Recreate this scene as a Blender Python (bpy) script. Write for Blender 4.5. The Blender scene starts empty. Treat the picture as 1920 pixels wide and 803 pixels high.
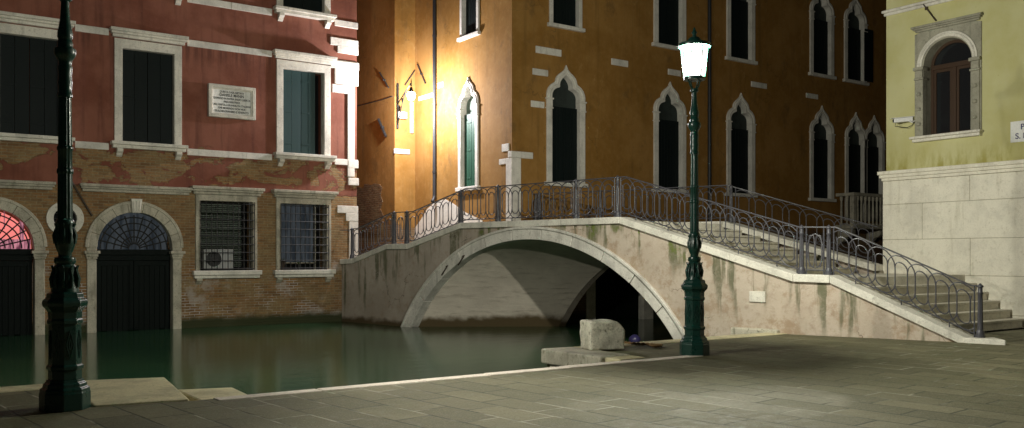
import bpy, bmesh, math, random
from mathutils import Vector, Matrix
random.seed(7)
R = math.radians
S = bpy.context.scene
C = S.collection
# ---------------------------------------------------------------- camera, world, exposure
CAM_H, YH, FPX, CX = 1.5, 482.0, 1680.0, 960.0
YAW = R(35.2)
cam = bpy.data.objects.new('camera', bpy.data.cameras.new('camera')); C.objects.link(cam)
cam.location = (0, 0, CAM_H); cam.rotation_euler = (R(90), 0, -YAW)
cam.data.sensor_width = 36; cam.data.lens = FPX / 1920 * 36
cam.data.shift_y = (YH - 401.5) / 1920
cam.data.clip_start = 0.1; cam.data.clip_end = 500
S.camera = cam
w = bpy.data.worlds.new("World"); S.world = w; w.use_nodes = True
bg = w.node_tree.nodes['Background']
bg.inputs[0].default_value = (0.30, 0.36, 0.42, 1); bg.inputs[1].default_value = 0.017
S.view_settings.view_transform = 'Standard'; S.view_settings.look = 'None'
S.view_settings.gamma = 1; S.view_settings.exposure = 0.18
try: S.view_settings.use_curve_mapping = False
except Exception: pass
LAMP_W, WALL_W = 1750.0, 1100.0

# ---------------------------------------------------------------- geometry of the place
YR = 25.37      # red house front (facing the canal, -Y)
YO = 20.80      # ochre palace canal front
XO = 14.67      # ochre palace side wall
XJ = 13.90      # ochre side wall beyond the jog
XY = 20.00      # yellow building wall
XC = 12.03      # corner of red house
ZW = -0.47      # water
sn, cs = math.sin(YAW), math.cos(YAW)
def ray(px):
    a = (px - CX) / FPX
    return (sn + a*cs, cs - a*sn)
def onY(px, py, Y):
    rx, ry = ray(px); s = Y/ry
    return rx*s, CAM_H + (YH-py)/FPX*s
def onX(px, py, X):
    rx, ry = ray(px); s = X/rx
    return ry*s, CAM_H + (YH-py)/FPX*s

# ---------------------------------------------------------------- mesh helper
class MB:
    def __init__(s): s.v = []; s.f = []
    def face_box(s, p):               # 8 points, bottom 4 then top 4
        b = len(s.v); s.v += [tuple(q) for q in p]
        for f in ((0,3,2,1),(4,5,6,7),(0,1,5,4),(1,2,6,5),(2,3,7,6),(3,0,4,7)): s.f.append([b+i for i in f])
        return s
    def box(s, x0,x1,y0,y1,z0,z1):
        return s.face_box([(x0,y0,z0),(x1,y0,z0),(x1,y1,z0),(x0,y1,z0),(x0,y0,z1),(x1,y0,z1),(x1,y1,z1),(x0,y1,z1)])
    def wbox(s, W, u0,u1,z0,z1,n0,n1):
        return s.face_box([W(u0,z0,n0),W(u1,z0,n0),W(u1,z0,n1),W(u0,z0,n1),W(u0,z1,n0),W(u1,z1,n0),W(u1,z1,n1),W(u0,z1,n1)])
    def prism(s, pts, off):
        b = len(s.v); n = len(pts); off = Vector(off)
        s.v += [tuple(p) for p in pts] + [tuple(Vector(p)+off) for p in pts]
        s.f.append([b+i for i in range(n)][::-1]); s.f.append([b+n+i for i in range(n)])
        for i in range(n):
            j = (i+1) % n; s.f.append([b+i, b+j, b+n+j, b+n+i])
        return s
    def wprism(s, W, pts, n0, n1):
        a = [Vector(W(u,z,n0)) for u,z in pts]; d = Vector(W(0,0,n1))-Vector(W(0,0,n0))
        return s.prism(a, d)
    def wring(s, W, outer, inner, n0, n1, closed=False):
        n = len(outer); b = len(s.v)
        for (ou,oz),(iu,iz) in zip(outer, inner):
            s.v += [W(ou,oz,n0), W(ou,oz,n1), W(iu,iz,n1), W(iu,iz,n0)]
            s.v[-4:] = [tuple(q) for q in s.v[-4:]]
        for i in range(n if closed else n-1):
            p = b+4*i; q = b+4*((i+1) % n)
            for k in range(4):
                l = (k+1) % 4; s.f.append([p+k, q+k, q+l, p+l])
        if not closed:
            s.f.append([b, b+1, b+2, b+3]); e = b+4*(n-1); s.f.append([e+3, e+2, e+1, e])
        return s
    def tube(s, pts, r, sides=6, closed=False):
        pts = [Vector(p) for p in pts]; n = len(pts); b = len(s.v)
        prev = None
        for i, p in enumerate(pts):
            if closed: t = pts[(i+1) % n] - pts[i-1]
            else: t = pts[min(i+1,n-1)] - pts[max(i-1,0)]
            if t.length < 1e-9: t = Vector((0,0,1))
            t.normalize()
            ref = prev if prev is not None else (Vector((0,0,1)) if abs(t.z) < .9 else Vector((1,0,0)))
            a = ref - t*ref.dot(t)
            if a.length < 1e-4: a = Vector((1,0,0)) - t*t.x
            a.normalize(); c = t.cross(a); prev = a
            rr = r[i] if isinstance(r, (list,tuple)) else r
            for k in range(sides):
                th = 2*math.pi*k/sides + math.pi/sides
                s.v.append(tuple(p + a*math.cos(th)*rr + c*math.sin(th)*rr))
        for i in range(n if closed else n-1):
            p = b+i*sides; q = b+((i+1) % n)*sides
            for k in range(sides):
                l = (k+1) % sides; s.f.append([p+k, p+l, q+l, q+k])
        if not closed:
            s.f.append([b+k for k in range(sides)][::-1]); s.f.append([b+(n-1)*sides+k for k in range(sides)])
        return s
    def lathe(s, prof, c=(0,0,0), seg=20, flute=None, rot=0):
        b = len(s.v); n = len(prof)
        for z, r in prof:
            fl = flute and flute[0] <= z <= flute[1]
            for k in range(seg):
                th = 2*math.pi*k/seg + rot
                rr = r*(1-(flute[2] if k % 2 else 0)) if fl else r
                s.v.append((c[0]+rr*math.cos(th), c[1]+rr*math.sin(th), c[2]+z))
        for i in range(n-1):
            for k in range(seg):
                l = (k+1) % seg; s.f.append([b+i*seg+k, b+i*seg+l, b+(i+1)*seg+l, b+(i+1)*seg+k])
        s.f.append([b+k for k in range(seg)][::-1]); s.f.append([b+(n-1)*seg+k for k in range(seg)])
        return s
    def build(s, name, mat, parent=None, world=True, bevel=0, smooth=False, seg=1):
        off = Vector((0,0,0))
        if parent and world: off = rootloc(parent)
        me = bpy.data.meshes.new(name)
        me.from_pydata([tuple(Vector(p)-off) for p in s.v], [], s.f)
        bm = bmesh.new(); bm.from_mesh(me); bmesh.ops.recalc_face_normals(bm, faces=bm.faces); bm.to_mesh(me); bm.free()
        me.materials.append(mat)
        o = bpy.data.objects.new(name, me); C.objects.link(o)
        if parent: o.parent = parent
        if smooth:
            me.polygons.foreach_set('use_smooth', [True]*len(me.polygons))
            try: me.set_sharp_from_angle(angle=R(38))
            except Exception: pass
        if bevel:
            m = o.modifiers.new('bevel', 'BEVEL'); m.width = bevel; m.segments = seg; m.limit_method = 'ANGLE'; m.angle_limit = R(35)
        return o
def rootloc(o):
    v = Vector(o.location)
    while o.parent: o = o.parent; v = v + Vector(o.location)
    return v
def tag(o, label, cat, group=None, kind=None):
    if label: o['label'] = label
    if cat: o['category'] = cat
    if group: o['group'] = group
    if kind: o['kind'] = kind
    return o
def thing(name, loc, label, cat, group=None, rz=0):
    o = bpy.data.objects.new(name, None); C.objects.link(o); o.location = loc; o.rotation_euler = (0,0,rz)
    o.empty_display_size = .3
    return tag(o, label, cat, group)
def structure(o): o['kind'] = 'structure'; return o
def cut(o, cutter_mb):
    me = bpy.data.meshes.new('cut'); me.from_pydata([tuple(Vector(p)-rootloc(o)) for p in cutter_mb.v], [], cutter_mb.f)
    bm = bmesh.new(); bm.from_mesh(me); bmesh.ops.recalc_face_normals(bm, faces=bm.faces); bm.to_mesh(me); bm.free()
    c = bpy.data.objects.new('cut', me); C.objects.link(c)
    c.location = rootloc(o)
    m = o.modifiers.new('b', 'BOOLEAN'); m.object = c; m.operation = 'DIFFERENCE'; m.solver = 'EXACT'; m.use_self = True
    bpy.context.view_layer.update()
    dg = bpy.context.evaluated_depsgraph_get()
    nm = bpy.data.meshes.new_from_object(o.evaluated_get(dg))
    o.modifiers.clear(); old = o.data; o.data = nm; bpy.data.meshes.remove(old)
    bpy.data.objects.remove(c); bpy.data.meshes.remove(me)
def copy_tree(o, parent=None):
    c = o.copy(); C.objects.link(c)
    if parent: c.parent = parent
    for ch in list(o.children): copy_tree(ch, c)
    return c

# ---------------------------------------------------------------- materials
class NT:
    def __init__(s, name):
        s.m = bpy.data.materials.new(name); s.m.use_nodes = True; s.t = s.m.node_tree; s.t.nodes.clear()
        s.out = s.t.nodes.new('ShaderNodeOutputMaterial'); s._pos = None
    def n(s, typ, **kw):
        nd = s.t.nodes.new(typ)
        for k, v in kw.items(): setattr(nd, k, v)
        return nd
    def set(s, sock, v):
        if hasattr(v, 'links') or isinstance(v, bpy.types.NodeSocket): s.t.links.new(v, sock)
        else:
            if isinstance(v, (tuple,list)) and len(v) == 3 and sock.type == 'RGBA': v = (*v, 1)
            sock.default_value = v
    def pos(s):
        if not s._pos: s._pos = s.n('ShaderNodeNewGeometry').outputs['Position']
        return s._pos
    def obj(s): return s.n('ShaderNodeTexCoord').outputs['Object']
    def xyz(s, v=None):
        nd = s.n('ShaderNodeSeparateXYZ'); s.set(nd.inputs[0], v or s.pos()); return nd.outputs
    def comb(s, x, y, z):
        nd = s.n('ShaderNodeCombineXYZ'); s.set(nd.inputs[0], x); s.set(nd.inputs[1], y); s.set(nd.inputs[2], z); return nd.outputs[0]
    def scale(s, v, sc, loc=(0,0,0), rot=(0,0,0)):
        nd = s.n('ShaderNodeMapping'); s.set(nd.inputs[0], v); nd.inputs['Scale'].default_value = sc
        nd.inputs['Location'].default_value = loc; nd.inputs['Rotation'].default_value = rot; return nd.outputs[0]
    def noise(s, v, sc, det=5, rough=.6, dist=0):
        nd = s.n('ShaderNodeTexNoise'); s.set(nd.inputs['Vector'], v); nd.inputs['Scale'].default_value = sc
        nd.inputs['Detail'].default_value = det; nd.inputs['Roughness'].default_value = rough; nd.inputs['Distortion'].default_value = dist
        return nd.outputs[0]
    def voro(s, v, sc, feature='F1'):
        nd = s.n('ShaderNodeTexVoronoi', feature=feature); s.set(nd.inputs['Vector'], v); nd.inputs['Scale'].default_value = sc
        return nd.outputs[0]
    def math(s, op, a, b=0, c=None, clamp=False):
        nd = s.n('ShaderNodeMath', operation=op, use_clamp=clamp); s.set(nd.inputs[0], a); s.set(nd.inputs[1], b)
        if c is not None: s.set(nd.inputs[2], c)
        return nd.outputs[0]
    def ramp(s, x, a, b, lo=0.0, hi=1.0):
        nd = s.n('ShaderNodeMapRange', interpolation_type='SMOOTHSTEP'); s.set(nd.inputs[0], x)
        nd.inputs[1].default_value = a; nd.inputs[2].default_value = b; nd.inputs[3].default_value = lo; nd.inputs[4].default_value = hi
        return nd.outputs[0]
    def mix(s, f, a, b, mode='MIX'):
        nd = s.n('ShaderNodeMix', data_type='RGBA', blend_type=mode); s.set(nd.inputs[0], f); s.set(nd.inputs[6], a); s.set(nd.inputs[7], b)
        return nd.outputs[2]
    def cracks(s, sc, amt, wd=.0035):
        wob = s.n('ShaderNodeTexNoise'); s.set(wob.inputs['Vector'], s.pos()); wob.inputs['Scale'].default_value = 2.2; wob.inputs['Detail'].default_value = 6
        vv = s.n('ShaderNodeVectorMath', operation='MULTIPLY_ADD'); s.set(vv.inputs[0], wob.outputs[1]); vv.inputs[1].default_value = (.9,.9,.9); s.set(vv.inputs[2], s.pos())
        e = s.voro(vv.outputs[0], sc, 'DISTANCE_TO_EDGE')
        return s.math('MULTIPLY', s.ramp(e, wd*1.8, wd*.3), s.ramp(s.noise(s.pos(), .6, 2), .50, .58, 0, amt))
    def brick(s, v, w, h, mortar=.1, off=.5, c1=(1,1,1), c2=(0,0,0), cm=(.5,.5,.5), smooth=.1, bias=0):
        nd = s.n('ShaderNodeTexBrick', offset=off); s.set(nd.inputs['Vector'], v)
        nd.inputs['Scale'].default_value = 1; nd.inputs['Brick Width'].default_value = w; nd.inputs['Row Height'].default_value = h
        nd.inputs['Mortar Size'].default_value = mortar; nd.inputs['Mortar Smooth'].default_value = smooth; nd.inputs['Bias'].default_value = bias
        s.set(nd.inputs['Color1'], c1); s.set(nd.inputs['Color2'], c2); s.set(nd.inputs['Mortar'], cm)
        return nd.outputs[0], nd.outputs[1]
    def bump(s, h, st=.3, dist=.02, nrm=None):
        nd = s.n('ShaderNodeBump'); s.set(nd.inputs['Height'], h); nd.inputs['Strength'].default_value = st
        nd.inputs['Distance'].default_value = dist
        if nrm is not None: s.set(nd.inputs['Normal'], nrm)
        return nd.outputs[0]
    def done(s, col, rough=.8, nrm=None, metal=0, spec=.4, **kw):
        p = s.n('ShaderNodeBsdfPrincipled'); s.set(p.inputs['Base Color'], col); s.set(p.inputs['Roughness'], rough)
        s.set(p.inputs['Metallic'], metal); s.set(p.inputs['Specular IOR Level'], spec)
        if nrm is not None: s.set(p.inputs['Normal'], nrm)
        for k, v in kw.items(): s.set(p.inputs[k.replace('_', ' ')], v)
        s.t.links.new(p.outputs[0], s.out.inputs[0]); return s.m

def wallvec(t, axis):          # (horizontal along the wall, z, 0)
    x = t.xyz(); return t.comb(x[0] if axis == 'X' else x[1], x[2], 0.0)
def brick_layer(t, v, tone=(.33,.175,.070), tone2=(.16,.085,.038), mort=(.30,.26,.17)):
    wob = t.n('ShaderNodeTexNoise'); t.set(wob.inputs['Vector'], v); wob.inputs['Scale'].default_value = 3
    vv = t.n('ShaderNodeVectorMath', operation='MULTIPLY_ADD'); t.set(vv.inputs[0], wob.outputs[1]); vv.inputs[1].default_value = (.04,.035,0); t.set(vv.inputs[2], v)
    c, f = t.brick(vv.outputs[0], .26, .075, .009, c1=tone, c2=tone2, cm=mort, smooth=.3)
    n1 = t.noise(t.pos(), 2.0, 5, .65); n2 = t.noise(t.pos(), 14, 4, .7)
    c = t.mix(t.ramp(n1, .35, .7, 0, .55), c, (.34,.27,.14))
    c = t.mix(t.ramp(n2, .3, .75, 0, .55), c, tone2)
    h = t.math('SUBTRACT', t.math('MULTIPLY', n2, .6), f)
    return c, h, f

def mat_red_wall():
    t = NT('red_render_and_brick'); v = wallvec(t, 'X'); x = t.xyz(); z = x[2]
    bc, bh, bf = brick_layer(t, v)
    # efflorescence on the mortar joints close to the water
    eff = t.math('MULTIPLY', t.math('MULTIPLY', t.ramp(t.noise(t.pos(), .9, 4, .6), .48, .58), bf), t.ramp(z, 1.6, .6), clamp=True)
    bc = t.mix(eff, bc, (.55,.52,.50))
    bc = t.mix(t.math('MULTIPLY', t.ramp(t.noise(t.pos(), 1.1, 6, .7), .52, .66), t.ramp(z, 1.9, .9, 0, .7)), bc, (.42,.38,.34))
    tide = t.ramp(t.math('ADD', z, t.math('MULTIPLY', t.noise(t.pos(), 2.5), .25)), .05, -.18)
    bc = t.mix(tide, bc, (.045,.050,.022))
    n1 = t.noise(t.pos(), .8, 6, .65); n2 = t.noise(t.pos(), 7, 6, .7)
    st = t.noise(t.scale(t.pos(), (5, 5, .35)), 1, 5, .65)
    rc = t.mix(t.ramp(n1, .38, .62), (.185,.064,.040), (.255,.100,.066))
    rc = t.mix(t.ramp(st, .48, .75, 0, .6), rc, (.090,.032,.024))
    rc = t.mix(t.ramp(n2, .45, .8, 0, .4), rc, (.27,.105,.078))
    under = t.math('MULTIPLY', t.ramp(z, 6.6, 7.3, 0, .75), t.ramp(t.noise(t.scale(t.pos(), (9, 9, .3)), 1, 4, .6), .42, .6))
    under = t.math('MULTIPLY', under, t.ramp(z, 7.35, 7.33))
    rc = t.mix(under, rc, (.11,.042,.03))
    big = t.noise(t.scale(t.pos(), (1, 1, 1.5)), .95, 8, .66, .6)
    zone = t.math('MULTIPLY', t.ramp(z, 3.30, 3.75), t.ramp(z, 4.50, 4.15))
    peel = t.math('ADD', big, t.math('MULTIPLY', zone, .15))
    peel = t.math('SUBTRACT', peel, t.ramp(z, 4.3, 5.0, 0, .14))
    mask = t.ramp(peel, .605, .615)
    low = t.ramp(t.math('ADD', z, t.math('MULTIPLY', t.noise(t.pos(), 5, 4), .10)), 3.42, 3.40)
    mask = t.math('MAXIMUM', mask, low)
    edge = t.math('MULTIPLY', t.ramp(peel, .56, .63), t.math('SUBTRACT', 1.0, mask))
    rc = t.mix(t.math('MULTIPLY', edge, .55), rc, (.20,.06,.04))
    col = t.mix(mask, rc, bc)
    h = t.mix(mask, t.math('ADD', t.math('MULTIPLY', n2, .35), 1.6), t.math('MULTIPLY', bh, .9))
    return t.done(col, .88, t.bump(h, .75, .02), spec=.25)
def mat_ochre(axis, name):
    t = NT(name); v = wallvec(t, axis); x = t.xyz(); z = x[2]
    n1 = t.noise(t.pos(), .55, 6, .62); n2 = t.noise(t.pos(), 5, 7, .7); st = t.noise(t.scale(t.pos(), (4, 4, .25)), 1, 5, .6)
    c = t.mix(t.ramp(n1, .38, .62), (.245,.120,.022), (.315,.165,.042))
    c = t.mix(t.ramp(n2, .42, .78, 0, .5), c, (.36,.21,.07))
    c = t.mix(t.ramp(st, .50, .75, 0, .30), c, (.075,.043,.010))
    blot = t.noise(t.scale(t.pos(), (1,1,.6)), 1.6, 8, .75)
    c = t.mix(t.ramp(blot, .54, .68, 0, .55), c, (.14,.080,.026))
    c = t.mix(t.ramp(blot, .40, .30, 0, .5), c, (.42,.26,.10))
    bc, bh, bf = brick_layer(t, v, (.20,.10,.05), (.12,.06,.03), (.22,.18,.13))
    m = t.ramp(t.math('ADD', z, t.math('MULTIPLY', t.noise(t.pos(), 1.2, 5), 1.6)), 3.35, 3.25) if axis == 'X' else 0.0
    col = t.mix(m, c, bc)
    tide = t.ramp(t.math('ADD', z, t.math('MULTIPLY', t.noise(t.pos(), 2.5), .25)), .1, -.15)
    col = t.mix(tide, col, (.03,.035,.018))
    h = t.mix(m, t.math('ADD', n2, 1.0), bh)
    col = t.mix(t.cracks(.55, .45), col, (.05,.03,.012))
    return t.done(col, .85, t.bump(h, .55, .014), spec=.3)
def mat_brick():
    t = NT('old_brick'); v = wallvec(t, 'Y'); c, h, f = brick_layer(t, v, (.26,.13,.055), (.16,.08,.035))
    rag = t.noise(t.scale(t.pos(), (1,1,3)), 5, 6, .75)
    c = t.mix(t.ramp(rag, .5, .62, 0, .8), c, (.10,.06,.03))
    return t.done(c, .9, t.bump(t.math('ADD', h, t.math('MULTIPLY', rag, 2.5)), 1.0, .05), spec=.2)
def mat_yellow():
    t = NT('yellow_render'); x = t.xyz(); z = x[2]
    n1 = t.noise(t.pos(), .7, 6, .6); n2 = t.noise(t.pos(), 5, 6, .65)
    c = t.mix(t.ramp(n1, .3, .7), (.47,.44,.185), (.56,.54,.29))
    c = t.mix(t.ramp(n2, .5, .8, 0, .35), c, (.52,.50,.33))
    stain = t.math('MULTIPLY', t.ramp(t.noise(t.scale(t.pos(), (3,3,.8)), 1, 6, .7), .42, .62), t.ramp(z, 4.3, 3.4, 0, .9))
    c = t.mix(stain, c, (.31,.27,.045))
    sp = t.math('MULTIPLY', t.ramp(t.voro(t.pos(), 6), .10, .02), t.ramp(t.noise(t.pos(), 1.4), .5, .6))
    c = t.mix(sp, c, (.33,.28,.08))
    return t.done(c, .85, t.bump(n2, .25, .01), spec=.3)
def mat_stone(name, base=(.62,.59,.52), dark=(.26,.25,.21), amt=.6, pit=.5, sc=1.0, streak=0.5, bst=.6):
    t = NT(name); n1 = t.noise(t.pos(), 1.6*sc, 7, .65); n2 = t.noise(t.pos(), 11*sc, 7, .7); st = t.noise(t.scale(t.pos(), (6, 6, .7)), 1, 5, .6)
    c = t.mix(t.ramp(n1, .40, .66, 0, min(1,amt+.25)), base, tuple(b*.62 for b in base))
    c = t.mix(t.ramp(st, .52, .74, 0, streak), c, dark)
    c = t.mix(t.ramp(n2, .54, .70, 0, min(1,amt+.15)), c, dark)
    n3 = t.noise(t.pos(), 38*sc, 5, .75)
    c = t.mix(t.ramp(n3, .50, .66, 0, min(.75, amt)), c, tuple((a+b_)/2 for a, b_ in zip(tuple(k*.6 for k in base), dark)))
    c = t.mix(t.ramp(n3, .45, .32, 0, .35), c, tuple(min(.9, k*1.15) for k in base))
    pits = t.ramp(t.voro(t.pos(), 26*sc), .16, .05, 0, pit)
    pits = t.math('MULTIPLY', pits, t.ramp(t.noise(t.pos(), 3*sc), .45, .6))
    c = t.mix(pits, c, dark)
    h = t.math('SUBTRACT', t.math('ADD', t.math('ADD', n2, t.math('MULTIPLY', n3, .5)), t.math('MULTIPLY', n1, .6)), pits)
    return t.done(c, .72, t.bump(h, bst, .014), spec=.35)
def mat_bridge():
    t = NT('bridge_render'); x = t.xyz(); z = x[2]; y = x[1]
    n1 = t.noise(t.pos(), .7, 7, .68); n2 = t.noise(t.pos(), 5, 7, .7); n3 = t.noise(t.pos(), 22, 5, .7)
    right = t.ramp(y, 21, 15.5)
    c = t.mix(t.ramp(n1, .3, .68), (.34,.29,.235), (.46,.40,.34))
    c = t.mix(t.math('MULTIPLY', right, .85), c, t.mix(t.ramp(n1, .3, .7), (.46,.38,.30), (.55,.47,.385)))
    c = t.mix(t.ramp(n2, .48, .72, 0, .7), c, (.30,.225,.165))
    c = t.mix(t.math('MULTIPLY', t.ramp(t.noise(t.pos(), 1.5, 8, .78), .50, .64, 0, .8), right), c, (.33,.235,.155))
    c = t.mix(t.ramp(t.voro(t.scale(t.pos(), (1,1,1)), 3.1), .06, .02, 0, .5), c, (.1,.09,.07))
    sv = t.comb(t.math('ADD', y, t.math('MULTIPLY', t.noise(t.scale(t.pos(), (3,3,3)), 1), .10)), t.math('MULTIPLY', z, .07), 0.0)
    sk = t.noise(sv, 4.5, 3, .6)
    # height of the coping above each point of the wall
    top = t.math('MINIMUM', 2.25, t.math('ADD', 2.25, t.math('MULTIPLY', t.math('SUBTRACT', y, 15.05), .305)))
    top = t.math('MINIMUM', top, t.math('SUBTRACT', 2.25, t.math('MULTIPLY', t.math('SUBTRACT', y, 20.16), .253)))
    dd = t.math('SUBTRACT', top, z)
    reach = t.ramp(t.noise(t.comb(y, 0.0, 0.0), 1.1, 3, .5), .35, .7, .12, 1.9)
    fall = t.math('SUBTRACT', 1.0, t.math('DIVIDE', dd, reach), clamp=True)
    sm = t.math('MULTIPLY', t.ramp(sk, .49, .61), t.ramp(fall, 0, .6), clamp=True)
    sm = t.math('MULTIPLY', sm, t.ramp(n2, .25, .55, .35, 1.0))
    c = t.mix(t.math('MULTIPLY', sm, .85), c, (.105,.110,.060))
    green = t.math('MULTIPLY', sm, t.math('MULTIPLY', t.ramp(n2, .45, .62, 0, .8), t.math('MULTIPLY', t.ramp(dd, .5, .1), t.math('MULTIPLY', t.ramp(y, 20.3, 19.0), t.ramp(y, 12.8, 13.8)))))
    c = t.mix(green, c, (.13,.17,.025))
    t2 = t.ramp(t.math('ADD', z, t.math('MULTIPLY', t.noise(t.pos(), 2.0, 5), .35)), -.06, -.24)
    t2 = t.math('MULTIPLY', t2, t.ramp(y, 11.6, 12.2))
    c = t.mix(t2, c, (.085,.060,.030))
    h = t.math('ADD', t.math('MULTIPLY', n2, 1.0), t.math('MULTIPLY', n3, .3))
    c = t.mix(t.cracks(.8, .8, .004), c, (.07,.055,.035))
    return t.done(c, .88, t.bump(h, .7, .02), spec=.25)
def mat_vault():
    t = NT('vault_render'); x = t.xyz(); z = x[2]
    n1 = t.noise(t.pos(), .9, 6, .65); n2 = t.noise(t.scale(t.pos(), (.6,1,5)), 2.2, 6, .7)
    c = t.mix(t.ramp(n1, .3, .7), (.56,.50,.42), (.70,.63,.53)); c = t.mix(t.ramp(n2, .5, .75, 0, .6), c, (.26,.22,.17))
    tide = t.ramp(t.math('ADD', z, t.math('MULTIPLY', t.noise(t.pos(), 1.6, 5), .4)), .12, -.08)
    c = t.mix(tide, c, (.10,.072,.035))
    return t.done(c, .85, t.bump(n2, .7, .02), spec=.3)
def mat_paving():
    t = NT('trachyte_paving')
    # worn slabs
    wob = t.n('ShaderNodeTexNoise'); t.set(wob.inputs['Vector'], t.pos()); wob.inputs['Scale'].default_value = 1.2
    vv = t.n('ShaderNodeVectorMath', operation='MULTIPLY_ADD'); t.set(vv.inputs[0], wob.outputs[1]); vv.inputs[1].default_value = (.045,.045,0); t.set(vv.inputs[2], t.pos())
    v = t.scale(vv.outputs[0], (1,1,1), rot=(0,0,R(-96)))
    c, f = t.brick(v, .80, .42, .013, off=.37, c1=(1,1,1), c2=(0,0,0), cm=(.5,.5,.5), smooth=.25)
    base = t.mix(c, (.078,.074,.036), (.155,.142,.078))
    c3, f3 = t.brick(v, .80, .42, .012, off=.37, c1=(0,0,0), c2=(1,1,1), cm=(0,0,0), smooth=.1, bias=-.25)
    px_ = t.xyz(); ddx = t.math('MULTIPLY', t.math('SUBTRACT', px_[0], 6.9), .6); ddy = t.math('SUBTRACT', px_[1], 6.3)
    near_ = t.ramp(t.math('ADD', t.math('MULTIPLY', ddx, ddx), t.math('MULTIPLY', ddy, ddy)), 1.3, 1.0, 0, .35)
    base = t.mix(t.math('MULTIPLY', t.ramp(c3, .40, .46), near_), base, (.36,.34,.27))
    n1 = t.noise(t.pos(), .9, 7, .66); n2 = t.noise(t.pos(), 9, 6, .7); n3 = t.noise(t.pos(), 60, 3, .7)
    base = t.mix(t.ramp(n1, .38, .66, 0, .8), base, (.078,.076,.032))
    base = t.mix(t.ramp(n2, .45, .8, 0, .5), base, (.24,.225,.16))
    base = t.mix(t.ramp(n3, .52, .68, 0, .6), base, (.27,.25,.175))
    n4 = t.noise(t.pos(), 26, 6, .8)
    base = t.mix(t.ramp(n4, .52, .64, 0, .65), base, (.045,.046,.024))
    spk = t.math('MULTIPLY', t.ramp(t.voro(t.pos(), 7), .045, .02), t.ramp(t.noise(t.pos(), 1.1), .48, .55))
    base = t.mix(spk, base, (.42,.40,.32))
    pale = t.ramp(t.noise(t.pos(), .8, 3), .48, .60)
    mort = t.mix(pale, (.045,.048,.026), (.30,.285,.22))
    keep = t.ramp(t.noise(t.pos(), 2.3, 4), .28, .42)
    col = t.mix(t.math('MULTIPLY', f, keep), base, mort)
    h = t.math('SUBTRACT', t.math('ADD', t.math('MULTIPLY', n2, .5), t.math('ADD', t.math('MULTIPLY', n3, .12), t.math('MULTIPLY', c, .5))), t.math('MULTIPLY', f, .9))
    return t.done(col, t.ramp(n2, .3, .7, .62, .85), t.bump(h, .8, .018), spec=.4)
def mat_water():
    t = NT('canal_water')
    n1 = t.noise(t.scale(t.pos(), (1, 2.2, 1)), 1.3, 4, .55); n2 = t.noise(t.scale(t.pos(), (1.5,5,1)), 5, 3, .5)
    h = t.math('ADD', n1, t.math('MULTIPLY', n2, .25))
    c = t.mix(t.ramp(t.noise(t.pos(), .15, 3), .35, .7), (.014,.048,.022), (.028,.070,.030))
    return t.done(c, .13, t.bump(h, .10, .05), spec=.6, IOR=1.33)
def mat_paint(name, col, rough=.5, wear=.4, axis='X', spec=.4):
    t = NT(name); n1 = t.noise(t.scale(t.pos(), (3,3,.4)), 1.5, 6, .65); n2 = t.noise(t.pos(), 30, 4, .7)
    c = t.mix(t.ramp(n1, .35, .75, 0, wear), col, tuple(min(1, k*1.9+.008) for k in col))
    c = t.mix(t.ramp(n2, .64, .74, 0, wear), c, tuple(min(1, k*4+.03) for k in col))
    return t.done(c, t.ramp(n2, .3, .7, rough-.1, rough+.15), t.bump(t.math('ADD', n1, t.math('MULTIPLY', n2, .4)), .25, .006), spec=spec)
def mat_iron(name, col, rough=.42, metal=.0, rust=.25):
    t = NT(name); n = t.noise(t.obj(), 9, 6, .7); n2 = t.noise(t.obj(), 60, 4, .6)
    c = t.mix(t.ramp(n, .5, .78, 0, rust), col, tuple(k*.45 for k in col)); c = t.mix(t.ramp(n2, .62, .75, 0, rust), c, (.09,.065,.04))
    return t.done(c, t.ramp(n, .3, .7, rough-.08, rough+.12), t.bump(n2, .22, .004), metal=metal, spec=.5)
def mat_plain(name, col, rough=.6, spec=.4, var=.25, **kw):
    t = NT(name); n = t.noise(t.obj(), 12, 5, .65)
    c = t.mix(t.ramp(n, .4, .75, 0, var), col, tuple(k*.5 for k in col)); return t.done(c, rough, spec=spec, **kw)
def mat_glass_dark(name, col=(.012,.014,.016)):
    t = NT(name); n = t.noise(t.obj(), 2.5, 2)
    return t.done(col, .08, t.bump(n, .05, .01), spec=.6)
def mat_lit(name, col, strength, col2=None, sc=3.0):
    t = NT(name); e = t.n('ShaderNodeEmission')
    if col2: t.set(e.inputs[0], t.mix(t.ramp(t.noise(t.scale(t.pos(), (1,1,.15)), sc*2, 4, .6), .40, .62), col, col2))
    else: t.set(e.inputs[0], col)
    e.inputs[1].default_value = strength
    t.t.links.new(e.outputs[0], t.out.inputs[0]); return t.m
def mat_lampglass(name='lamp_glass', strength=.8):
    t = NT(name); e = t.n('ShaderNodeEmission'); e.inputs[0].default_value = (1,.97,.93,1); e.inputs[1].default_value = strength
    tr = t.n('ShaderNodeBsdfTransparent'); tr.inputs[0].default_value = (.97,.97,.97,1)
    mx = t.n('ShaderNodeAddShader'); t.t.links.new(tr.outputs[0], mx.inputs[0]); t.t.links.new(e.outputs[0], mx.inputs[1])
    t.t.links.new(mx.outputs[0], t.out.inputs[0]); return t.m

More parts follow.
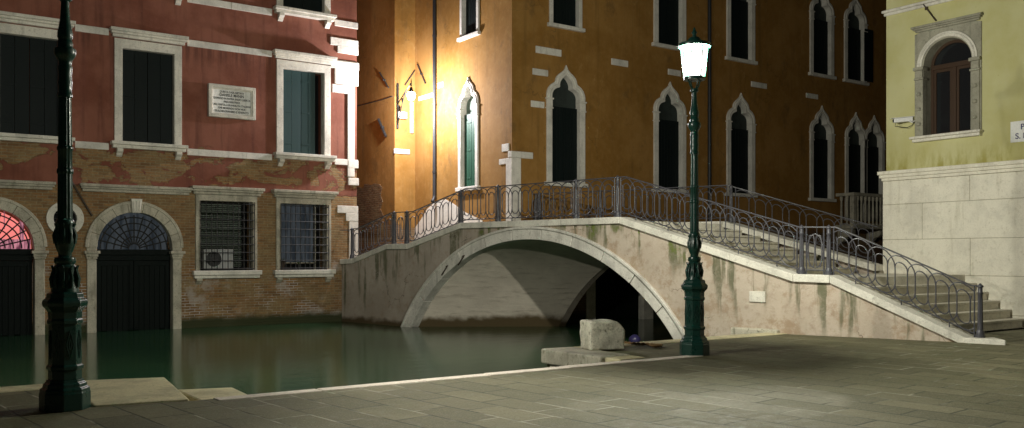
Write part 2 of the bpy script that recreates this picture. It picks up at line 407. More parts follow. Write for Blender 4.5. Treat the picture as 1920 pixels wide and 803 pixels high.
M = dict(
 red=mat_red_wall(), ochreX=mat_ochre('X', 'ochre_render_front'), ochreY=mat_ochre('Y', 'ochre_render_side'), brick=mat_brick(), yellow=mat_yellow(),
 istria=mat_stone('istrian_stone', (.74,.71,.62), (.30,.28,.24), .45, .4), white=mat_stone('pale_stone', (.72,.69,.62), (.36,.34,.29), .35, .2),
 worn=mat_stone('worn_stone', (.54,.50,.40), (.12,.12,.075), .85, .8, 1.3, .7), plinth=mat_stone('plinth_stone', (.84,.80,.68), (.42,.38,.27), .25, .8, .8, .40), greystone=mat_stone('grey_carved_stone', (.36,.345,.27), (.10,.10,.075), .5, .6, 1.2, .6),
 ring=mat_stone('arch_stone', (.72,.69,.62), (.26,.25,.21), .5, .6, 1.1, .55), quay=mat_stone('quay_stone', (.66,.59,.38), (.25,.24,.10), .65, .8, 1.1, .2),
 rim=mat_stone('quay_rim_stone', (.80,.71,.62), (.34,.30,.22), .4, .4, 1.2, .1), step=mat_stone('step_stone', (.78,.74,.63), (.30,.28,.21), .45, .4, 1.0, .2),
 bridge=mat_bridge(), vault=mat_vault(), paving=mat_paving(), water=mat_water(),
 green=mat_paint('green_shutter_paint', (.012,.070,.040), .5, .15), blue=mat_paint('petrol_shutter_paint', (.007,.032,.032), .5, .12), black=mat_paint('black_green_paint', (.004,.008,.008), .6, .10, spec=.18),
 door=mat_paint('door_paint', (.003,.006,.005), .65, .10, spec=.12), rail=mat_iron('railing_iron', (.055,.054,.064), .45, rust=.15), lamp=mat_iron('lamp_green_iron', (.008,.042,.032), .30, rust=.15),
 bar=mat_iron('grille_iron', (.018,.018,.018), .55), rust=mat_iron('rusty_iron', (.055,.038,.026), .7, rust=.5), pipe=mat_iron('pipe_paint', (.022,.024,.028), .5),
 wood=mat_paint('brown_wood', (.040,.019,.008), .5, .1), glass=mat_glass_dark('dark_glass'), dark=mat_plain('dark_interior', (.010,.010,.010), .9, .1),
 tymp=mat_stone('tympanum_board_shaded', (.030,.040,.036), (.01,.014,.012), .6, .1), tympLit=mat_stone('tympanum_board_lit', (.20,.27,.22), (.08,.11,.09), .6, .1), plaque=mat_stone('plaque_marble', (.85,.85,.82), (.5,.5,.47), .3, .1), ink=mat_plain('lettering_ink', (.03,.03,.03)),  # side tympanum is the front one's board with lamplight put into its colour
 blueink=mat_plain('blue_lettering', (.02,.02,.12)), ac=mat_plain('white_casing', (.30,.31,.30), .5, var=.15), fan=mat_plain('fan_dark', (.02,.02,.02)), curtain=mat_lit('curtain_behind_glass', (.050,.058,.064), .65, (.020,.025,.030)),
 blind=mat_plain('grey_slats', (.20,.24,.20), .6), pink=mat_lit('pink_lit_room', (.85,.22,.20), 1.0), pinkd=mat_lit('dim_lit_shelf', (.10,.03,.05), 1.0, (.5,.2,.25), 8),
 lampglass=mat_lampglass(), bulb=mat_lampglass('bulb_glow', 12), rope=mat_plain('rope_fibre', (.20,.12,.05), .9), buoy=mat_plain('blue_float', (.028,.024,.08), .35), joint=mat_plain('joint_fill', (.26,.23,.16), .9), conduit=mat_plain('white_conduit_paint', (.8,.8,.78), .5, var=.1),  # joint: plain tan backing seen in the gaps of the plinth blocks
 moss=mat_plain('moss', (.05,.07,.015), .95),
)

# ================================================================= STRUCTURE: water, campo, alley
g = MB(); g.box(-60, 90, 9.0, 60, ZW-1.5, ZW)
structure(g.build('water', M['water']))
# campo ground, one sheet with its quay walls
EX1, EY0, EY1, EX2 = 2.86, 9.56, 11.75, 8.83
EY2 = 11.53
camp = [(-30,-30),(40,-30),(40,9.3),(15.1,9.3),(14.9,EY2+.3),(14.7,EY2),(EX2,EY2),(EX2,EY0),(EX1-.35,EY0),(EX1-.35,EY1),(-30,EY1)]
g = MB(); g.prism([(x,y,-2.2) for x,y in camp], (0,0,2.2))
structure(g.build('campo_ground', M['paving']))
# pale stone rim of the quay, laid stone by stone, 5 mm above the paving
def stones_along(g, p0, p1, width, side, zt, lmin=.9, lmax=1.7, th=.28, gap=.008, out=.03):
    p0 = Vector(p0); p1 = Vector(p1); d = (p1-p0); L = d.length; d.normalize(); nrm = Vector((-d.y, d.x))*side
    s = 0
    while s < L-.02:
        l = min(random.uniform(lmin,lmax), L-s)
        if L-s-l < .5: l = L-s
        a = p0+d*(s+gap/2); b = p0+d*(s+l-gap/2); dz = random.uniform(-.004,.004); o = out+random.uniform(-.012,.012)
        q = [a-nrm*o, b-nrm*(o+random.uniform(-.01,.01)), b+nrm*width, a+nrm*width]
        g.face_box([(v.x,v.y,zt-th) for v in q]+[(v.x,v.y,zt+dz) for v in q]); s += l
g = MB()
stones_along(g, (EX1+.02,EY0), (EX2+1.35,EY0), .17, -1, .012)
structure(g.build('quay_rim', M['rim'], bevel=.012, seg=2))
g = MB()
stones_along(g, (-14,EY1), (1.72,EY1), .42, -1, .012, 1.2, 2.0)
stones_along(g, (EX2,EY2), (14.62,EY2), .38, -1, .010, 1.1, 2.0)
stones_along(g, (EX2,EY0+.2), (EX2,EY2-.4), .5, -1, .010, .8, 1.3)
structure(g.build('quay_edge_stones', M['quay'], bevel=.02, seg=2))
# landing slabs
g = MB()
g.face_box([(1.74,EY0+.15,-.3),(EX1-.22,EY0+.02,-.3),(EX1,EY1-.28,-.3),(1.80,EY1+.07,-.3),(1.74,EY0+.15,.020),(EX1-.22,EY0+.02,.018),(EX1+.01,EY1-.26,.02),(1.80,EY1+.07,.022)])
structure(g.build('landing_slab', M['quay'], bevel=.02, seg=2))
g = MB(); g.face_box([(EX1+.03,EY0+.04,-.5),(3.50,EY0+.04,-.5),(3.58,10.95,-.5),(EX1+.03,11.12,-.5),(EX1+.03,EY0+.04,-.085),(3.46,EY0+.04,-.09),(3.54,10.95,-.095),(EX1+.03,11.12,-.09)])
structure(g.build('water_step', M['quay'], bevel=.03, seg=2))
# rough projecting slab carrying the mooring stone
g = MB()
g.face_box([(EX2-.12,EY2-1.45,-.22),(EX2+.5,EY2-1.45,-.22),(EX2+.5,EY2-.02,-.22),(EX2-.10,EY2+.05,-.22),
            (EX2-.12,EY2-1.45,.022),(EX2+.5,EY2-1.45,.022),(EX2+.5,EY2-.02,.022),(EX2-.10,EY2+.05,.022)])
g.box(EX2-.04, EX2+.4, EY2-1.5, EY2-.1, -.6, -.235)
structure(g.build('landing_slab', M['worn'], bevel=.035, seg=3))

# ================================================================= BRIDGE
KX, KS = 16.693, .2039                       # near face: X = KX - KS*Y  (down to Y=11.0), then the lower kink
YB = 11.0; XB = KX-KS*YB; KS2 = .3993
def nearX(Y): return KX-KS*Y if Y >= YB else XB+(YB-Y)*KS2
ZPTS = [(7.6,.075),(8.22,.085),(10.36,1.155),(11.0,1.17),(15.05,2.40),(20.16,2.40),(22.25,1.87),(23.18,1.87),(24.77,1.45),(25.37,1.43)]
def zc(Y):
    if Y <= ZPTS[0][0]: return ZPTS[0][1]
    for (a,za),(b,zb) in zip(ZPTS, ZPTS[1:]):
        if Y <= b: return za+(zb-za)*(Y-a)/(b-a)
    return ZPTS[-1][1]
FAR = [(20.0,10.4),(19.90,12.60),(17.60,15.35),(15.40,20.85)]
FZ = [1.17,1.30,2.40,2.40]
def farX(Y):
    for (xa,ya),(xb,yb) in zip(FAR, FAR[1:]):
        if Y <= yb: return xa+(xb-xa)*(Y-ya)/(yb-ya)
    return FAR[-1][0]
def farZ(Y):
    for i in range(3):
        ya, yb = FAR[i][1], FAR[i+1][1]
        if Y <= yb: return FZ[i]+(FZ[i+1]-FZ[i])*max(0,(Y-ya))/(yb-ya)
    return 2.40
CYc, CZc, RE, RI = 17.85, -3.13, 5.35, 5.06
bridge = thing('stone_bridge', (14.2,17,0), 'humpback bridge with one round arch, pale coping and stained pinkish render over the canal', 'bridge')
COP = .15
def arch_pts(Rr, zmin, n=48):
    a0 = math.asin((zmin-CZc)/Rr); out = []
    for i in range(n+1):
        a = a0+(math.pi-2*a0)*i/n
        out.append((CYc+Rr*math.cos(a), CZc+Rr*math.sin(a)))   # from small Y to ... cos>0 => larger Y first
    return out
# spandrel wall on the near side
ext = arch_pts(RE-.02, -1.2)           # Y from large to small
def wallpoly(y0, y1, inset, thick, name, mat):
    pts = []
    ys = sorted(set([y0,y1]+[y for y,_ in ZPTS if y0 < y < y1]))
    topz = [(y, zc(y)-COP+.01) for y in ys]
    return ys, topz
g = MB()
def spandrel_quads(g, Ya, Yb, n, zlo, inset, thick):
    for i in range(n):
        a = Ya+(Yb-Ya)*i/n; b = Ya+(Yb-Ya)*(i+1)/n
        za, zb = zlo(a), zlo(b)
        ta, tb = zc(a)-COP+.01, zc(b)-COP+.01
        xa, xb = nearX(a)+inset, nearX(b)+inset
        g.face_box([(xa,a,za),(xb,b,zb),(xb+thick,b,zb),(xa+thick,a,za),(xa,a,ta),(xb,b,tb),(xb+thick,b,tb),(xa+thick,a,ta)])
# one continuous front face: build as polygon fan columns merged afterwards
def arch_lo(y):
    d = abs(y-CYc)
    return CZc+math.sqrt(max(0,(RE-.02)**2-d*d)) if d < RE-.02 and CZc+math.sqrt(max(0,(RE-.02)**2-d*d)) > -1.2 else -1.2
def strip_wall(name, ys, lo, hi, xf, thick, mat, parent):
    bm = bmesh.new(); cols = []
    off = rootloc(parent)
    for y in ys:
        l, h = lo(y), hi(y)
        if h-l < .012: l = h-.012
        k = []
        for dx in (0, thick):
            k.append([bm.verts.new(Vector((xf(y)+dx, y, l+(h-l)*t/3))-off) for t in range(4)])
        cols.append(k)
    for a, b in zip(cols, cols[1:]):
        for s in (0,1):
            for t in range(3): bm.faces.new([a[s][t], b[s][t], b[s][t+1], a[s][t+1]])
        bm.faces.new([a[0][3], b[0][3], b[1][3], a[1][3]]); bm.faces.new([a[0][0], b[0][0], b[1][0], a[1][0]])
    for e in (cols[0], cols[-1]):
        for t in range(3): bm.faces.new([e[0][t], e[1][t], e[1][t+1], e[0][t+1]])
    bmesh.ops.recalc_face_normals(bm, faces=bm.faces)
    me = bpy.data.meshes.new(name); bm.to_mesh(me); bm.free(); me.materials.append(mat)
    o = bpy.data.objects.new(name, me); C.objects.link(o); o.parent = parent; return o
half = math.sqrt((RE-.02)**2-(-1.2-CZc)**2)
ys = [8.1+(CYc-half-8.1)*i/16 for i in range(16)] + [CYc-half+2*half*i/64 for i in range(65)] + [CYc+half+(25.35-CYc-half)*i/8 for i in range(1,9)]
ys = sorted(set(ys+[10.36,11.0,15.05,20.16,22.25,23.18,24.77]))
ys = [y for i, y in enumerate(ys) if i == 0 or y-ys[i-1] > 1e-4]
strip_wall('spandrel_wall', ys, arch_lo, lambda y: max(zc(y)-COP+.01, -1.0), nearX, .32, M['bridge'], bridge)
# arch ring of voussoirs: stones with open joints
ring_n = 13
a0 = math.asin((-1.3-CZc)/RI)
g = MB()
joints = [a0+(math.pi-2*a0)*i/ring_n for i in range(ring_n+1)]
mid = math.pi/2
for i in range(ring_n):
    A, B = joints[i]+.0016, joints[i+1]-.0016; k = 6
    outer = []; inner = []; dn = random.uniform(-.008,.008)
    for j in range(k+1):
        a = A+(B-A)*j/k
        outer.append((CYc+RE*math.cos(a), CZc+RE*math.sin(a))); inner.append((CYc+RI*math.cos(a), CZc+RI*math.sin(a)))
    Wn = lambda u,z,n: (nearX(u)-n*.98, u-n*.2, z)
    g.wring(Wn, outer, inner, -.30, .045+dn)
g.build('arch_ring', M['ring'], bridge, bevel=.014, seg=2)
g = MB()   # raised outer fillet along the ring
o1 = [(CYc+(RE+.035)*math.cos(a0+(math.pi-2*a0)*i/60), CZc+(RE+.035)*math.sin(a0+(math.pi-2*a0)*i/60)) for i in range(61)]
o2 = [(CYc+(RE-.03)*math.cos(a0+(math.pi-2*a0)*i/60), CZc+(RE-.03)*math.sin(a0+(math.pi-2*a0)*i/60)) for i in range(61)]
g.wring(Wn, o1, o2, -.05, .085)
g.build('arch_moulding', M['ring'], bridge, bevel=.01)
# iron cramps across voussoir joints
for px, py in ((868,488),(837,507)):
    rx, ry = ray(px); k = rx/ry; Y = KX/(k+KS); s = Y/ry; z = CAM_H+(YH-py)/FPX*s
    g = MB(); dy, dz = .085, -.10
    P = lambda u, v: Vector(Wn(Y+u, z+v, .062))
    g.tube([P(-dy,-dz*.9), P(dy,dz*.9)], .018, 6)
    g.tube([P(-dy-.03,-dz-.03+.05), P(-dy+.03,-dz+.05-.05)], .02, 5); g.tube([P(dy-.03,dz+.03), P(dy+.03,dz-.03)], .02, 5)
    g.build('iron_cramp', M['rust'], bridge)
# vault between near and far side
N = 40; a1 = math.asin((-1.3-CZc)/(RI+.02)); g = MB(); rows = []
for i in range(N+1):
    a = a1+(math.pi-2*a1)*i/N; y = CYc+(RI+.02)*math.cos(a); z = CZc+(RI+.02)*math.sin(a)
    t = (y-(CYc-4.5))/9.0
    yf = 13.0+(20.15-13.0)*t
    rows.append(((nearX(y)+.28, y, z), (farX(min(yf,20.8)), yf, z)))
b = 0
for (p, q) in rows:
    g.v += [p, q, (q[0], q[1], q[2]+.25), (p[0], p[1], p[2]+.25)]
for i in range(N):
    p = 4*i; q = 4*(i+1)
    for k in range(4): g.f.append([p+k, q+k, q+(k+1)%4, p+(k+1)%4])
g.build('vault', M['vault'], bridge, smooth=True)
# far spandrel
fs = [12.6+(20.8-12.6)*i/40 for i in range(41)]
def far_lo(y):
    t = (y-13.0)/(20.15-13.0); yn = CYc-4.5+9.0*t; d = abs(yn-CYc)
    z = CZc+math.sqrt(max(0,RI**2-d*d)) if d < RI else -1.3
    return max(z+.05, -1.3) if z > -1.25 else -1.3
strip_wall('spandrel_wall', fs, far_lo, lambda y: farZ(y)-COP+.01, farX, .25, M['bridge'], bridge)
# coping stones, near side
def coping(ys, xf, zf, w0, w1, name, seglen=1.5):
    g = MB(); kn = sorted(ys); pts = []
    for a, b in zip(kn, kn[1:]):
        n = max(1, round((b-a)/seglen))
        for i in range(n): pts.append((a+(b-a)*i/n, a+(b-a)*(i+1)/n))
    for a, b in pts:
        e = .003; aa, bb = a+e, b-e
        def P(y, dx, dz): return (xf(y)+dx, y, zf(y)+dz)
        g.face_box([P(aa,w0,-COP),P(bb,w0,-COP),P(bb,w1,-COP),P(aa,w1,-COP),P(aa,w0,0),P(bb,w0,0),P(bb,w1,0),P(aa,w1,0)])
    return g.build(name, M['istria'], bridge, bevel=.012, seg=2)
coping([8.22,10.36,11.0,15.05,20.16,22.25,23.18,24.77,25.36], nearX, zc, -.07, .33, 'coping')
g = MB(); g.face_box([(15.45,8.24,-.05),(15.90,8.42,-.05),(15.98,7.95,-.05),(15.62,7.60,-.05),(15.45,8.24,.088),(15.90,8.42,.088),(15.98,7.95,.088),(15.62,7.60,.088)])
g.build('foot_block', M['istria'], bridge, bevel=.015, seg=2)
coping([12.62,15.35,20.79], farX, farZ, -.30, .10, 'coping')
# small ledge stone at the foot of the wall
y = 11.35
g = MB(); g.face_box([(nearX(11.3)-.10,11.3,-.1),(nearX(12.3)-.10,12.3,-.1),(nearX(12.3)+.1,12.3,-.1),(nearX(11.3)+.1,11.3,-.1),
                      (nearX(11.3)-.10,11.3,.07),(nearX(12.3)-.10,12.3,.07),(nearX(12.3)+.1,12.3,.09),(nearX(11.3)+.1,11.3,.09)])
g.build('ledge_stone', M['worn'], bridge, bevel=.02)
# steps: each step a stone slab from near coping to far coping
def flight(name, n0, n1, f0, f1, z0, z1, n):
    """n0,n1 near Y from/to, f0,f1 far (x,y) ; z0 top, z1 bottom"""
    g = MB(); dz = (z0-z1)/n
    for i in range(n):
        ta = i/n; tb = (i+1)/n
        ya, yb = n0+(n1-n0)*ta, n0+(n1-n0)*tb
        fa = Vector(f0).lerp(Vector(f1), ta); fb = Vector(f0).lerp(Vector(f1), tb)
        z = z0-dz*(i+1)+ (0 if True else 0)
        xa, xb = nearX(ya)+.30, nearX(yb)+.30
        ov = .03 if n1 < n0 else -.03
        g.face_box([(xa,ya,z-.55),(xb,yb,z-.55),(fb.x,fb.y,z-.55),(fa.x,fa.y,z-.55),(xa,ya,z-.05),(xb,yb,z-.05),(fb.x,fb.y,z-.05),(fa.x,fa.y,z-.05)])
        g.face_box([(xa,ya,z-.048),(xb,yb-ov,z-.048),(fb.x,fb.y-ov,z-.048),(fa.x,fa.y,z-.048),(xa,ya,z),(xb,yb-ov,z),(fb.x,fb.y-ov,z),(fa.x,fa.y,z)])
    return g.build(name, M['step'], bridge, bevel=.008, seg=2)
DZ = .07
flight('steps', 15.05, 11.0, (17.35,15.35), (19.62,12.62), 2.40-DZ, 1.17-DZ, 8)
g = MB(); P = [(nearX(11.0)+.30,11.0),(nearX(10.6)+.30,10.6),(19.99,10.6),(19.99,12.6),(19.62,12.62)]
g.prism([(x,y,.2) for x,y in P], (0,0,1.17-DZ-.2)); g.build('landing', M['step'], bridge, bevel=.008)
flight('steps', 10.6, 9.1, (19.94,10.6), (19.94,9.1), 1.17-DZ, 0.0, 6)
g = MB(); P = [(nearX(15.05)+.30,15.05),(17.35,15.35),(15.15,20.79),(XO-.005,20.79),(XO-.005,21.2),(nearX(20.16)+.30,20.16)]
g.prism([(x,y,2.1) for x,y in P], (0,0,2.40-DZ-2.1)); g.build('deck', M['step'], bridge)
flight('steps', 20.16, 22.25, (XO-.005,21.2), (XO-.005,23.2), 2.40-DZ, 1.87-DZ, 4)
g = MB(); P = [(nearX(22.25)+.3,22.25),(XO-.005,23.2),(XO-.005,24.1),(nearX(23.18)+.3,23.18)]
g.prism([(x,y,1.0) for x,y in P], (0,0,1.87-DZ-1.0)); g.build('landing', M['step'], bridge)
flight('steps', 23.18, 24.77, (XO-.005,24.1), (XO-.005,25.6), 1.87-DZ, 1.45-DZ, 3)
g = MB(); P = [(nearX(24.77)+.3,24.77),(XO-.005,25.6),(XO-.005,37),(XC+.005,37),(XC+.005,YR-.02),(11.9,YR-.02)]
g.prism([(x,y,-1) for x,y in P], (0,0,1+1.45-DZ)); structure(g.build('alley_paving', M['paving']))

# ---------------------------------------------------------------- railings
def railing(root, posf, ppost, brk_y, panels, H=.90, pitch=.325):
    """posf(Y)->(x,y,z of coping top). ppost: list of Y; panels: list of (Ya,Yb)"""
    off = Vector(root.location)
    for yp in ppost:
        x, y, z = posf(yp); pr = [(0,.078),(.05,.078),(.06,.066),(.10,.066),(.115,.058),(.13,.056),(.14,.047)]
        pr += [(.14+.62*i/6, .047-.009*i/6) for i in range(1,7)] + [(.775,.046),(.79,.046),(.80,.038),(.88,.037),(.885,.050),(.905,.054),(.915,.050),(.93,.030),(.955,.008)]
        g = MB(); g.lathe(pr, (x,y,z), 24, flute=(.141,.761,.13)); g.build('post', M['rail'], root, smooth=True)
    for (ya, yb) in panels:
        g = MB()
        L = abs(yb-ya); sg = 1 if yb > ya else -1
        e = .085; a, b = ya+sg*e, yb-sg*e
        def P(y, h): x, yy, z = posf(y); return (x, yy, z+h)
        # end bars
        for yy in (a, b): g.tube([P(yy,0), P(yy,H)], .014, 6)
        # ovals
        Lp = abs(b-a)
        if Lp < .45:
            for c, wd in ((a+sg*Lp*.30,.055),(a+sg*Lp*.70,.055)):
                g.tube([P(c+wd*math.cos(t)*1.0, .45+.30*math.copysign(min(1,abs(math.sin(t))*1.3),math.sin(t))) for t in [2*math.pi*k/20 for k in range(20)]], .011, 6, True)
            g.tube([P(a+sg*Lp*.5+.14*math.cos(t), .10+.0+.35+.33*math.sin(t)) for t in [2*math.pi*k/20 for k in range(20)]], .011, 6, True)
        else:
            n = max(2, round(Lp/pitch)); p = Lp/n
            def stadium(c, hw, h0, h1, lo=None, hi=None):
                pts = []
                m = 8
                for k in range(m+1):
                    t = math.pi*k/m; pts.append((c+hw*math.cos(t), h1-hw*1.15+hw*1.15*math.sin(t)))
                for k in range(m+1):
                    t = math.pi+math.pi*k/m; pts.append((c+hw*math.cos(t), h0+hw*1.15+hw*1.15*math.sin(t)))
                mn, mx = min(a,b), max(a,b)
                inside = all(mn-1e-3 <= q[0] <= mx+1e-3 for q in pts)
                if inside: g.tube([P(*q) for q in pts], .0115, 6, True)
                else:
                    # split into runs inside the panel
                    run = []; pts2 = pts+[pts[0]]
                    for q in pts2:
                        if mn-1e-3 <= q[0] <= mx+1e-3: run.append(q)
                        else:
                            if len(run) > 1: g.tube([P(*r) for r in run], .0115, 6)
                            run = []
                    if len(run) > 1: g.tube([P(*r) for r in run], .0115, 6)
            for i in range(n+1):
                c = a+sg*p*(i+.0) if False else a+sg*p*(i+.5)
                if i < n: stadium(c, p*.31, .19, .77)
            for i in range(-1, n+1):
                stadium(a+sg*p*(i+.5), p*.69, .085, .885)
            k = max(1, round(Lp/.8))
            for i in range(k):
                yy = a+sg*Lp*(i+.5)/k; g.tube([P(yy,0), P(yy,.09)], .012, 6)
        g.build('panel', M['rail'], root)
        g = MB()
        kn = sorted([a, b]+[y for y in brk_y if min(a,b) < y < max(a,b)])
        g.tube([P(y,.085) for y in kn], .013, 6); g.build('bottom_rail', M['rail'], root)
        kn = sorted([ya, yb]+[y for y in brk_y if min(ya,yb) < y < max(ya,yb)])
        g = MB()
        for y0, y1 in zip(kn, kn[1:]):
            p0, p1 = Vector(P(y0,H)), Vector(P(y1,H)); d = Vector((.028,.004,0))
            g.face_box([p0-d, p1-d, p1+d, p0+d, p0-d+Vector((0,0,.022)), p1-d+Vector((0,0,.022)), p1+d+Vector((0,0,.022)), p0+d+Vector((0,0,.022))])
        g.build('hand_rail', M['rail'], root)
IN = .14
def pos_near(Y): return (nearX(Y)+IN, Y, zc(Y))
def y_near(px):
    rx, ry = ray(px); k = rx/ry
    Y = (KX+IN)/(k+KS)
    if Y < YB: Y = (XB+IN+YB*KS2)/(k+KS2)
    return Y
posts_px = [660,739,763,864,934,1080,1158,1503,1554,1838]
py_ = [y_near(p) for p in posts_px]
r1 = thing('bridge_railing', (13.5,17,0), 'dark iron oval-pattern railing on the near edge of the bridge, ending on the square', 'railing')
railing(r1, pos_near, py_, [y for y,_ in ZPTS], list(zip(py_, py_[1:])))
g = MB(); x,y,z = pos_near(py_[0]); g.tube([(x,y,z+.88),(x-.25,YR-.0,z+.88)], .012, 6); g.build('wall_stay', M['rail'], r1)
def pos_far(Y): return (farX(Y)-.10, Y, farZ(Y))
def y_far(px):
    rx, ry = ray(px); k = rx/ry; best = min((abs((farX(Y)-.10)/Y-k), Y) for Y in [12.7+.01*i for i in range(810)]); return best[1]
fy = [y_far(1012), y_far(1126), y_far(1371)]
r2 = thing('bridge_railing', (17.5,15,0), 'iron oval-pattern railing on the far edge of the bridge, ending behind the yellow building', 'railing')
railing(r2, pos_far, fy, [15.35], [(20.72,fy[0]),(fy[0],fy[1]),(fy[1],fy[2]),(fy[2],12.64)])

# ================================================================= generic facade parts
WR = lambda u,z,n: (u, YR-n, z)
WO = lambda u,z,n: (u, YO-n, z)
WL = lambda u,z,n: (XO-n, u, z)
WY = lambda u,z,n: (XY-n, u, z)
def boards(W, u0,u1,z0,z1,n, th=.04, bw=.13, mat=None, name='shutter', parent=None, rails=True, W2=None):
    g = MB(); W = W2 or W; k = max(2, round((u1-u0)/bw)); w_ = (u1-u0)/k
    for i in range(k):
        g.wbox(W, u0+i*w_+.003, u0+(i+1)*w_-.003, z0, z1, n-th, n+random.uniform(0,.004))
    if rails:
        for zz in (z0+(z1-z0)*.12, z0+(z1-z0)*.5, z0+(z1-z0)*.88):
            g.wbox(W, u0+.02, u0+(u1-u0)*.55, zz-.02, zz+.02, n, n+.012)
    return g.build(name, mat, parent, bevel=.003)
def bracket(W, u, z0, z1, wd, n1, mat, parent):
    g = MB(); h = z1-z0
    prof = [(0,z1),(n1,z1),(n1,z1-h*.35),(n1*.8,z1-h*.5),(n1*.55,z1-h*.55),(n1*.35,z1-h*.8),(0,z0)]
    g.prism([W(u-wd/2,z,n) for n,z in prof], Vector(W(u+wd/2,0,0))-Vector(W(u-wd/2,0,0)))
    g.build('bracket', mat, parent, bevel=.006)
def lintel_moulding(g, W, u0,u1,z0,z1,n1):
    h = z1-z0
    g.wbox(W, u0+.07,u1-.07, z0, z0+h*.35, -.02, n1*.45); g.wbox(W, u0+.03,u1-.03, z0+h*.352, z0+h*.62, -.02, n1*.75); g.wbox(W, u0,u1, z0+h*.622, z1, -.02, n1)

def trefoil(u, hw, zs, hh, outer=False, nb=None, zb=None):
    inn = [(1,0),(1.0,.10),(.97,.20),(.90,.30),(.78,.38),(.64,.43),(.50,.46),(.45,.50),(.46,.58),(.44,.67),(.38,.76),(.27,.86),(.14,.94),(0,1.02)]
    out = [(1.36,0),(1.37,.14),(1.33,.28),(1.24,.42),(1.10,.54),(.93,.62),(.80,.67),(.76,.74),(.74,.82),(.66,.93),(.50,1.04),(.30,1.14),(.13,1.25),(0,1.45)]
    q = out if outer else inn
    pts = [(u+hw*a, zs+hh*b) for a, b in q]
    left = [(2*u-x, z) for x, z in pts[:-1]]
    pts = [(u+hw*(1.36 if outer else 1), zb)]+pts if zb is not None else pts
    left = ([(u-hw*(1.36 if outer else 1), zb)] if zb is not None else [])+left
    return left + pts[::-1]          # from bottom-left, over the tip, to bottom-right

def gothic(W, u, hw, zb, zs, hh, parent, shutter_mat, lite=False, n_sh=-.10, sill=True, tymp=True, label=None, upcolor=None, frame_mat=None):
    out = trefoil(u, hw, zs, hh, True, zb=zb); inn = trefoil(u, hw, zs, hh, False, zb=zb)
    fm = frame_mat or M['white']
    g = MB(); g.wring(W, out, inn, -.20, .055)
    fr = g.build('window', fm, parent, bevel=.008, seg=2)
    if label: fr['label'] = label
    # inner roll moulding
    g = MB()
    mid_ = [((o[0]*.55+i[0]*.45),(o[1]*.55+i[1]*.45)) for o, i in zip(out, inn)]
    g.tube([W(a,z,.06) for a,z in mid_[1:-1]], .022, 6)
    g.build('moulding', fm, fr, smooth=True)
    for s in (-1,1):
        g = MB(); c = u+s*hw*1.18; e = hw*.24
        g.wbox(W, c-e, c+e, zs-.33, zs-.29, -.08, .075); g.wbox(W, c-e*.8, c+e*.8, zs-.288, zs-.06, -.08, .068)
        g.wbox(W, c-e*1.05, c+e*1.05, zs-.058, zs-.012, -.08, .09)
        g.build('capital', fm, fr, bevel=.01, seg=2)
    if sill:
        g = MB(); g.wbox(W, u-hw*1.36-.08, u+hw*1.36+.08, zb-.12, zb-.002, -.1, .11); g.build('sill', fm, fr, bevel=.012)
    zt = zs-.22
    if tymp:
        g = MB(); t_ = [(u-hw,zt)]+trefoil(u, hw, zs, hh)+[(u+hw,zt)]
        g.wprism(W, t_, -.30, -.17); g.build('tympanum', upcolor or M['tymp'], fr)
    top = zt-.003 if tymp else zs
    for s in (-1,1):
        a, b_ = (u-hw+.005, u-.004) if s < 0 else (u+.004, u+hw-.005)
        boards(W, a, b_, zb+.005, top, n_sh, mat=shutter_mat, parent=fr)
    return [(x,z) for x,z in [((o[0]*.7+i[0]*.3),(o[1]*.7+i[1]*.3)) for o,i in zip(out,inn)]]

def rectwin(W, u0,u1,z0,z1, parent, mat, fw=.12, sh=None, proj=.05, sill_w=.12, ajar=False):
    g = MB()
    o = [(u0-fw,z0),(u0-fw,z1+fw),(u1+fw,z1+fw),(u1+fw,z0)]; i = [(u0,z0),(u0,z1),(u1,z1),(u1,z0)]
    g.wring(W, o, i, -.2, proj); fr = g.build('window', mat, parent, bevel=.008)
    g = MB(); g.wbox(W, u0-fw-sill_w*.6, u1+fw+sill_w*.6, z0-.11, z0-.002, -.1, proj+.06); g.build('sill', mat, fr, bevel=.01)
    m = (u0+u1)/2
    boards(W, u0+.005, m-.003, z0+.005, z1-.005, -.11, mat=sh, parent=fr); boards(W, m+.003, u1-.005, z0+.005, z1-.005, -.11, mat=sh, parent=fr)
    return fr
def grow(p, k):
    cx = sum(a for a,_ in p)/len(p); return [(cx+(a-cx)*k, z) for a,z in p]

# ================================================================= RED HOUSE
red = thing('red_house', (4,YR,ZW), 'red canal house with peeling brick, white stone window frames and dark water gates', 'house')
g = MB(); g.box(-8, XC, YR, 36, -1.6, 14)
redwall = g.build('wall', M['red'], red)
cut_r = MB()
def XR(px): return onY(px, 0, YR)[0]
LV = dict(up=(8.80,11.2), mid=(4.55,7.04), low=(1.12,3.07))
wins_mid = [(XR(-1), XR(112)), (XR(229), XR(326)), (XR(530), XR(607))]
for (a, b_) in wins_mid:
    for key in ('mid','up'):
        z0, z1 = LV[key]; cut_r.wbox(WR, a-.05, b_+.05, z0-.03, z1+.05, -.5, .2)
low_w = [(XR(375), XR(473)), (XR(525), XR(612))]
for a, b_ in low_w: cut_r.wbox(WR, a-.04, b_+.04, LV['low'][0]-.03, LV['low'][1]+.04, -.62, .2)
gates = [((XR(63)-1.89), XR(63)), (XR(182), XR(322))]
ZS = 1.75
def archline(c, r, zs, zb, n=28):
    return [(c-r, zb)]+[(c-r*math.cos(math.pi*i/n), zs+r*math.sin(math.pi*i/n)) for i in range(n+1)]+[(c+r, zb)]
for a, b_ in gates:
    c = (a+b_)/2; r = (b_-a)/2+.1; cut_r.wprism(WR, archline(c, r, ZS, -1.5), -.7, .2)
